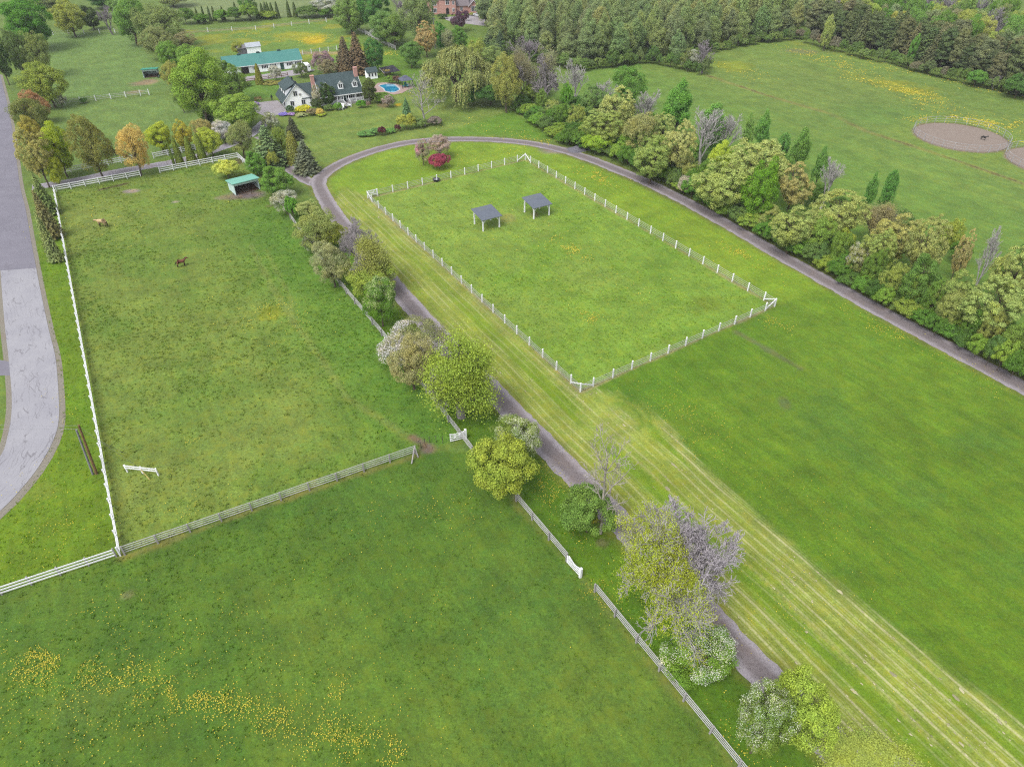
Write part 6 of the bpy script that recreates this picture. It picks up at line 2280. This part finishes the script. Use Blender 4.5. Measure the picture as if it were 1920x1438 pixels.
# ------------------------------------------------------------------ horses
def horse(label, loc, rz, coat, legs, mane, pose="stand", s=1.0, group=None):
    t = thing("horse", label, "horse", loc, rz, group)
    t.scale = (s, s, s)
    neck = dict(stand=[(.72, 0, 1.36, (.20, .13)), (.98, 0, 1.60, (.14, .10)), (1.18, .02, 1.74, (.11, .09)), (1.36, .03, 1.60, (.085, .07)), (1.56, .04, 1.40, (.06, .055))],
                low=[(.74, 0, 1.24, (.20, .13)), (1.05, 0, 1.22, (.14, .10)), (1.32, 0, 1.22, (.11, .09)), (1.50, 0, 1.05, (.085, .07)), (1.66, 0, .86, (.06, .055))],
                graze=[(.74, 0, 1.12, (.20, .13)), (1.02, 0, .86, (.14, .10)), (1.24, 0, .60, (.11, .09)), (1.34, 0, .40, (.085, .07)), (1.42, 0, .16, (.06, .055))])[pose]
    bn = [(-.62, 0, 1.22, (.27, .25)), (-.20, 0, 1.14, (.29, .30)), (.25, 0, 1.14, (.28, .31)), (.52, 0, 1.20, (.23, .28))] + neck
    be = [(0, 1), (1, 2), (2, 3), (3, 4), (4, 5), (5, 6), (6, 7), (7, 8)]
    k = 9
    for y in (-.17, .17):
        f = rng_t.uniform(-.12, .12)
        bn += [(.52, y, .98, (.12, .10)), (.54 + f * .5, y, .78, .085), (.55 + f, y, .50, .058), (.53 + f, y, .16, .042), (.58 + f, y, .04, .056)]
        be += [(3, k), (k, k + 1), (k + 1, k + 2), (k + 2, k + 3), (k + 3, k + 4)]
        k += 5
    for y in (-.17, .17):
        f = rng_t.uniform(-.12, .12)
        bn += [(-.66, y, 1.02, (.17, .13)), (-.56 + f * .3, y, .80, .12), (-.80 + f, y, .50, .062), (-.74 + f, y, .16, .044), (-.69 + f, y, .04, .056)]
        be += [(0, k), (k, k + 1), (k + 1, k + 2), (k + 2, k + 3), (k + 3, k + 4)]
        k += 5
    hd = np.array(neck[2][:3])
    for y in (-.07, .07):
        bn += [tuple(hd + np.array([-.02, y, .11])) + (.03,)]
        be += [(6, k)]
        k += 1
    bn = [n[:3] + (tuple(q * (1.22 if n[2] > .7 else 1.35) for q in (n[3] if isinstance(n[3], tuple) else (n[3], n[3]))),) for n in bn]
    b = skin_obj("body", bn, be, 1, coat, t)
    b.data.materials.append(legs)
    for f in b.data.polygons:
        c = f.center
        if c.z < .62 and c.x < 1.0 or (pose != "graze" and c.x > 1.52):
            f.material_index = 1
    mb = MB()
    mb.tube([(-.86, 0, 1.30), (-1.0, 0, 1.12), (-1.04, 0, .8), (-1.0, 0, .42)], [.05, .07, .08, .03], 7)
    mb.build("tail", mane, t)
    mb = MB()
    pts = [(n[0] - .08, n[1], n[2] + (.17, .13, .10)[i]) for i, n in enumerate(neck[:3])]
    mb.tube(pts, [.05, .06, .05], 6)
    mb.build("mane", mane, t)
    return t


DUN, BAY, BLACK = mat("dun_coat", (196, 168, 126), .7, 2, .12, gain=1.5), mat("bay_coat", (118, 70, 52), .6, 2, .15, gain=1.3), mat("black_coat", (44, 40, 42), .6, 2, .15)
DKBR = mat("dark_points", (58, 44, 40), .7)
p = G(194, 426)
horse("dun horse with dark legs standing near the white road fence", (p[0], p[1], 0), math.radians(168), DUN, DKBR, DKBR, "low", 1.05)
p = G(342, 500)
horse("reddish bay horse standing alone in the middle of the paddock", (p[0], p[1], 0), math.radians(28), BAY, DKBR, DKBR, "stand", .84)
p = G(211, 293)
horse("black horse grazing behind the driveway fence", (p[0], p[1], 0), math.radians(-160), BLACK, BLACK, BLACK, "graze", 1.05)
p = G(1843, 263)
horse("dark pony standing inside the larger round pen", (p[0], p[1], 0), math.radians(-50), BLACK, BLACK, BLACK, "stand", .62)
p = G(300, 146)
horse("black horse beside the far green roofed shelter", (p[0], p[1], 0), math.radians(-120), BLACK, BLACK, BLACK, "low", 1.0)


# ------------------------------------------------------------------ shelters, pavilions, tub, gravel heap
def run_in(label, o, rz, w, d, hf, hb, roofm, name="horse_shelter"):
    t = thing(name, label, "shelter", (o[0], o[1], 0), rz)
    side = mat("pale_mint_siding", (196, 218, 214), .8, 1, .08, dirt=(170, 196, 192), gain=1.5)
    mb = MB()
    mb.prism([(0, 0), (d, 0), (d, hb - .1), (0, hf - .1)], 0, .1, 'x')
    mb.prism([(0, 0), (d, 0), (d, hb - .1), (0, hf - .1)], w - .1, w, 'x')
    mb.box((w / 2, d - .05, hb / 2 - .05), (w - .2, .1, hb - .12))
    mb.build("wall", side, t)
    mb = MB()
    mb.box((w / 2, .05, hf - .35), (w - .2, .1, .5))
    mb.build("header_board", side, t)
    mb = MB()
    mb.prism([(-.35, hf + .02), (d + .3, hb - .06), (d + .3, hb - .18), (-.35, hf - .10)], -.3, w + .3, 'x')
    mb.build("roof", roofm, t)
    mb = MB()
    mb.poly([(.12, .1, .03), (w - .12, .1, .03), (w - .12, d - .12, .03), (.12, d - .12, .03)], [(0, 1, 2, 3)])
    mb.poly([(.12, d * .55, .03), (w - .12, d * .45, .03), (w - .12, d - .12, .35), (.12, d - .12, .3)], [(0, 1, 2, 3)])
    mb.build("bedding", STRAW, t)
    mb = MB()
    mb.box((w - .6, d / 2, .9), (.06, d - .3, .1))
    mb.build("inner_rail", GREYW, t)
    return t


run_in("mint roofed open horse shelter in the paddock with horses", G(442.6, 367), math.radians(38), 5.0, 3.7, 2.45, 2.0, MINT)
run_in("far green roofed open shelter in the back paddock", G(270, 147), math.radians(16), 4.0, 3.2, 2.4, 2.0, mat("green_metal_roof", (70, 178, 150), .5))

SLATE = mat("grey_slate_roof", (122, 130, 144), .85, .7, .14, bump=.2, dirt=(132, 142, 130))


def pavilion(label, px, py, rz):
    p = G(px, py)
    t = thing("pavilion", label, "pavilion", (p[0], p[1], 0), rz, "pavilions in the square paddock")
    w = 3.35
    mb = MB()
    n = 4
    mb.prism([(-.45, 2.34), (w + .45, 2.92), (w + .45, 2.84), (-.45, 2.26)], -.42, w + .42, 'x')
    mb.build("roof", SLATE, t)
    mb = MB()
    mb.bar((-.1, 0, 2.26), (w + .1, 0, 2.26), .12, .18)
    mb.bar((-.1, w, 2.70), (w + .1, w, 2.70), .12, .18)
    mb.build("beam", WHITE, t)
    for x in (0, w):
        for y in (0, w):
            z = 2.2 if y == 0 else 2.65
            obj("post", post_mesh(.2, z, WHITE, False), t, loc=(x, y, 0))
            mb = MB()
            s = 1 if x == 0 else -1
            mb.bar((x + s * .05, y, z - .75), (x + s * .72, y, z - .02), .09)
            s = 1 if y == 0 else -1
            mb.bar((x, y + s * .05, z - .75), (x, y + s * .72, z + .02 * s), .09)
            mb.build("brace", WHITE, t)
    return t


pavilion("grey roofed white post pavilion nearer the left fence", 906, 434, math.radians(30))
pavilion("grey roofed white post pavilion nearer the far corner", 1000.8, 411, math.radians(30))

p = G(818, 340)
t = thing("water_tub", "black rubber tub beside the square paddock's back fence", "tub", tuple(p))
mb = MB()
n = 20
pr = [(.55, 0), (.72, .45), (.78, .5), (.66, .5), (.62, .42), (.5, .12)]
v = [(r * math.cos(2 * math.pi * k / n), r * math.sin(2 * math.pi * k / n), z) for r, z in pr for k in range(n)]
mb.poly(v, [(i * n + k, i * n + (k + 1) % n, (i + 1) * n + (k + 1) % n, (i + 1) * n + k) for i in range(len(pr) - 1) for k in range(n)])
mb.build("tub_wall", mat("black_rubber", (48, 46, 50), .6), t)
mb = MB()
mb.poly([(.6 * math.cos(2 * math.pi * k / n), .6 * math.sin(2 * math.pi * k / n), .3) for k in range(n)], [list(range(n))])
mb.build("water", mat("tub_water", (150, 156, 166), .15), t)

p = G(1081, 282)
rg = np.random.default_rng(8)
n, m_ = 30, 9
v = [(0, 0, 1.05)]
for i in range(1, m_ + 1):
    for k in range(n):
        a = 2 * math.pi * k / n
        r = i / m_ * 2.1 * (1 + .18 * math.sin(3 * a + 1) + .06 * rg.normal())
        v.append((r * math.cos(a) * 1.15, r * math.sin(a) * .8, max(-.02, 1.05 * (1 - i / m_) ** 1.15 + rg.normal(0, .03) * (i < m_))))
f = [(0, 1 + k, 1 + (k + 1) % n) for k in range(n)] + [(1 + i * n + k, 1 + (i + 1) * n + k, 1 + (i + 1) * n + (k + 1) % n, 1 + i * n + (k + 1) % n) for i in range(m_ - 1) for k in range(n)]
mb = MB()
mb.poly(v, f)
o = mb.build("gravel_heap", mat("grey_stone_dust", (128, 126, 136), .95, 3, .25, bump=.6), loc=tuple(p))
tag(o, "grey gravel heap at the bend of the far track", "heap")

# ------------------------------------------------------------------ the brick house and its cars
BR = math.radians(9.5)
g = G(802, 28.5)
bh = thing("brick_house", "large pink brick house with white framed windows at the top of the view", "house", tuple(g), BR)
GROOF = mat("grey_brown_roof", (142, 132, 136), .9, .8, .12)
mb = MB()
mb.box((2.3, 4.5, 2.5), (4.6, 9, 5.0))
mb.box((7.9, 4.2, 2.6), (6.6, 9.8, 5.2))
mb.box((13.9, 4.7, 1.35), (5.4, 8.2, 2.7))
mb.prism([(16.6, 0), (20.2, 0), (20.2, 2.7), (18.4, 4.5), (16.6, 2.7)], -.4, 9, 'y')
mb.build("wall", BRICKM, bh)
mb = MB()
mb.poly([(-.5, -.5, 5.0), (11.6, -1.2, 5.2), (11.6, 9.6, 5.2), (-.5, 9.6, 5.0), (3.5, 4.4, 8.6), (8.2, 4.4, 8.6)], [(0, 1, 5, 4), (1, 2, 5), (2, 3, 4, 5), (3, 0, 4), (0, 3, 2, 1)])
mb.poly([(11.25, .1, 2.72), (16.9, .1, 2.72), (16.9, 9.2, 2.72), (11.25, 9.2, 2.72), (11.25, 4.6, 5.6), (16.9, 4.6, 5.6)], [(0, 1, 5, 4), (2, 3, 4, 5), (0, 4, 3), (1, 2, 5)])
for s in (-1, 1):
    mb.poly([(18.4, -.8, 4.75), (18.4 + s * 2.15, -.8, 2.6), (18.4 + s * 2.15, 9.3, 2.6), (18.4, 9.3, 4.75), (18.4, -.8, 4.6), (18.4 + s * 2.15, -.8, 2.45), (18.4 + s * 2.15, 9.3, 2.45), (18.4, 9.3, 4.6)], [(0, 1, 2, 3), (4, 7, 6, 5), (0, 4, 5, 1), (1, 5, 6, 2), (2, 6, 7, 3)])
mb.build("roof", GROOF, bh)
mb = MB()
for s in (-1, 1):
    mb.bar((18.4, -.84, 4.68), (18.4 + s * 2.16, -.84, 2.53), .06, .26, up=(0, 1, 0))
mb.build("bargeboard", WHITE, bh)
for (x, y, z, w, h, pn) in ((2.7, 0, 1.5, 1.9, 1.4, 3), (2.7, 0, 3.9, 1.9, 1.4, 3), (8.0, -.7, 4.3, 1.3, 1.6, 2), (10.3, -.7, 1.6, .8, 1.1, 2), (10.3, -.7, 4.1, .8, 1.1, 2), (13.6, .6, 1.6, 1.0, 1.2, 2), (18.4, -.4, 1.75, 1.9, 1.7, 3)):
    window(bh, (x, y, z), w, h, panes=pn)
mb = MB()
mb.prism([(7.3, 0), (8.5, 0), (8.5, 1.9), (8.2, 2.35), (7.9, 2.45), (7.6, 2.35), (7.3, 1.9)], -.76, -.69, 'y')
mb.build("arched_entrance", DARKIN, bh)

CARW = mat("white_car_paint", (240, 241, 246), .3, 1, .04)
car0 = None
for i, (px, py, r, lb) in enumerate([(897, 31.5, math.radians(140), "white car nearer the viewer on the brick house drive"), (909, 26.5, math.radians(135), "white car farther back on the brick house drive")]):
    p = G(px, py)
    if car0 is None:
        car0 = thing("parked_car", lb, "car", tuple(p), r, "white cars at the brick house")
        mb = MB()
        pf = [(-2.2, .35), (2.15, .35), (2.25, .62), (2.1, .88), (1.05, 1.0), (.35, 1.48), (-1.4, 1.55), (-2.05, 1.1), (-2.25, .8)]
        V = []
        for sgn, ins in ((-1, 0), (1, 0)):
            for (x, z) in pf:
                V.append((x, sgn * (.9 if z < 1.05 else .72), z))
        n = len(pf)
        mb.poly(V, [list(range(n)), list(range(2 * n - 1, n - 1, -1))] + [(k, k + n, (k + 1) % n + n, (k + 1) % n) for k in range(n)])
        mb.build("body", CARW, car0)
        mb = MB()
        mb.poly([(1.02, -.70, 1.04), (1.02, .70, 1.04), (.40, .66, 1.47), (.40, -.66, 1.47)], [(0, 1, 2, 3)])
        mb.build("windscreen", GLASS, car0)
        for s in (-1, 1):
            mb = MB()
            mb.poly([(.85, s * .86, 1.06), (-1.8, s * .86, 1.08), (-1.35, s * .745, 1.46), (.32, s * .745, 1.42)], [(0, 1, 2, 3)])
            mb.build("side_window", GLASS, car0)
        for x in (-1.4, 1.4):
            for s in (-1, 1):
                mb = MB()
                mb.tube([(x, s * .68, .34), (x, s * .93, .34)], .34, 16)
                w_ = mb.build("wheel", DARKIN, car0)
                mb = MB()
                mb.tube([(x, s * .93, .34), (x, s * .945, .34)], .2, 12)
                mb.build("rim", METAL, w_)
        for s in (-1, 1):
            mb = MB()
            mb.box((2.2, s * .62, .72), (.08, .35, .14))
            mb.build("headlight", METAL, car0)
    else:
        dup(car0, tuple(p), r, lb)


# ------------------------------------------------------------------ thin spring haze over the whole place
mb = MB()
mb.box((0, 300, (H + 8 - 1.0) / 2), (1600, 1300, H + 8 + 1.0))
hz_ = mb.build("haze", bpy.data.materials.new("haze_air"))
hm = hz_.data.materials[0]
hm.use_nodes = True
hm.node_tree.nodes.clear()
ho = hm.node_tree.nodes.new("ShaderNodeOutputMaterial")
hv = hm.node_tree.nodes.new("ShaderNodeVolumePrincipled")
hv.inputs["Color"].default_value = (0.80, 0.86, 0.92, 1)
hv.inputs["Density"].default_value = 0.00013
hm.node_tree.links.new(hv.outputs["Volume"], ho.inputs["Volume"])
tag(hz_, "thin pale haze over the fields", kind="stuff")
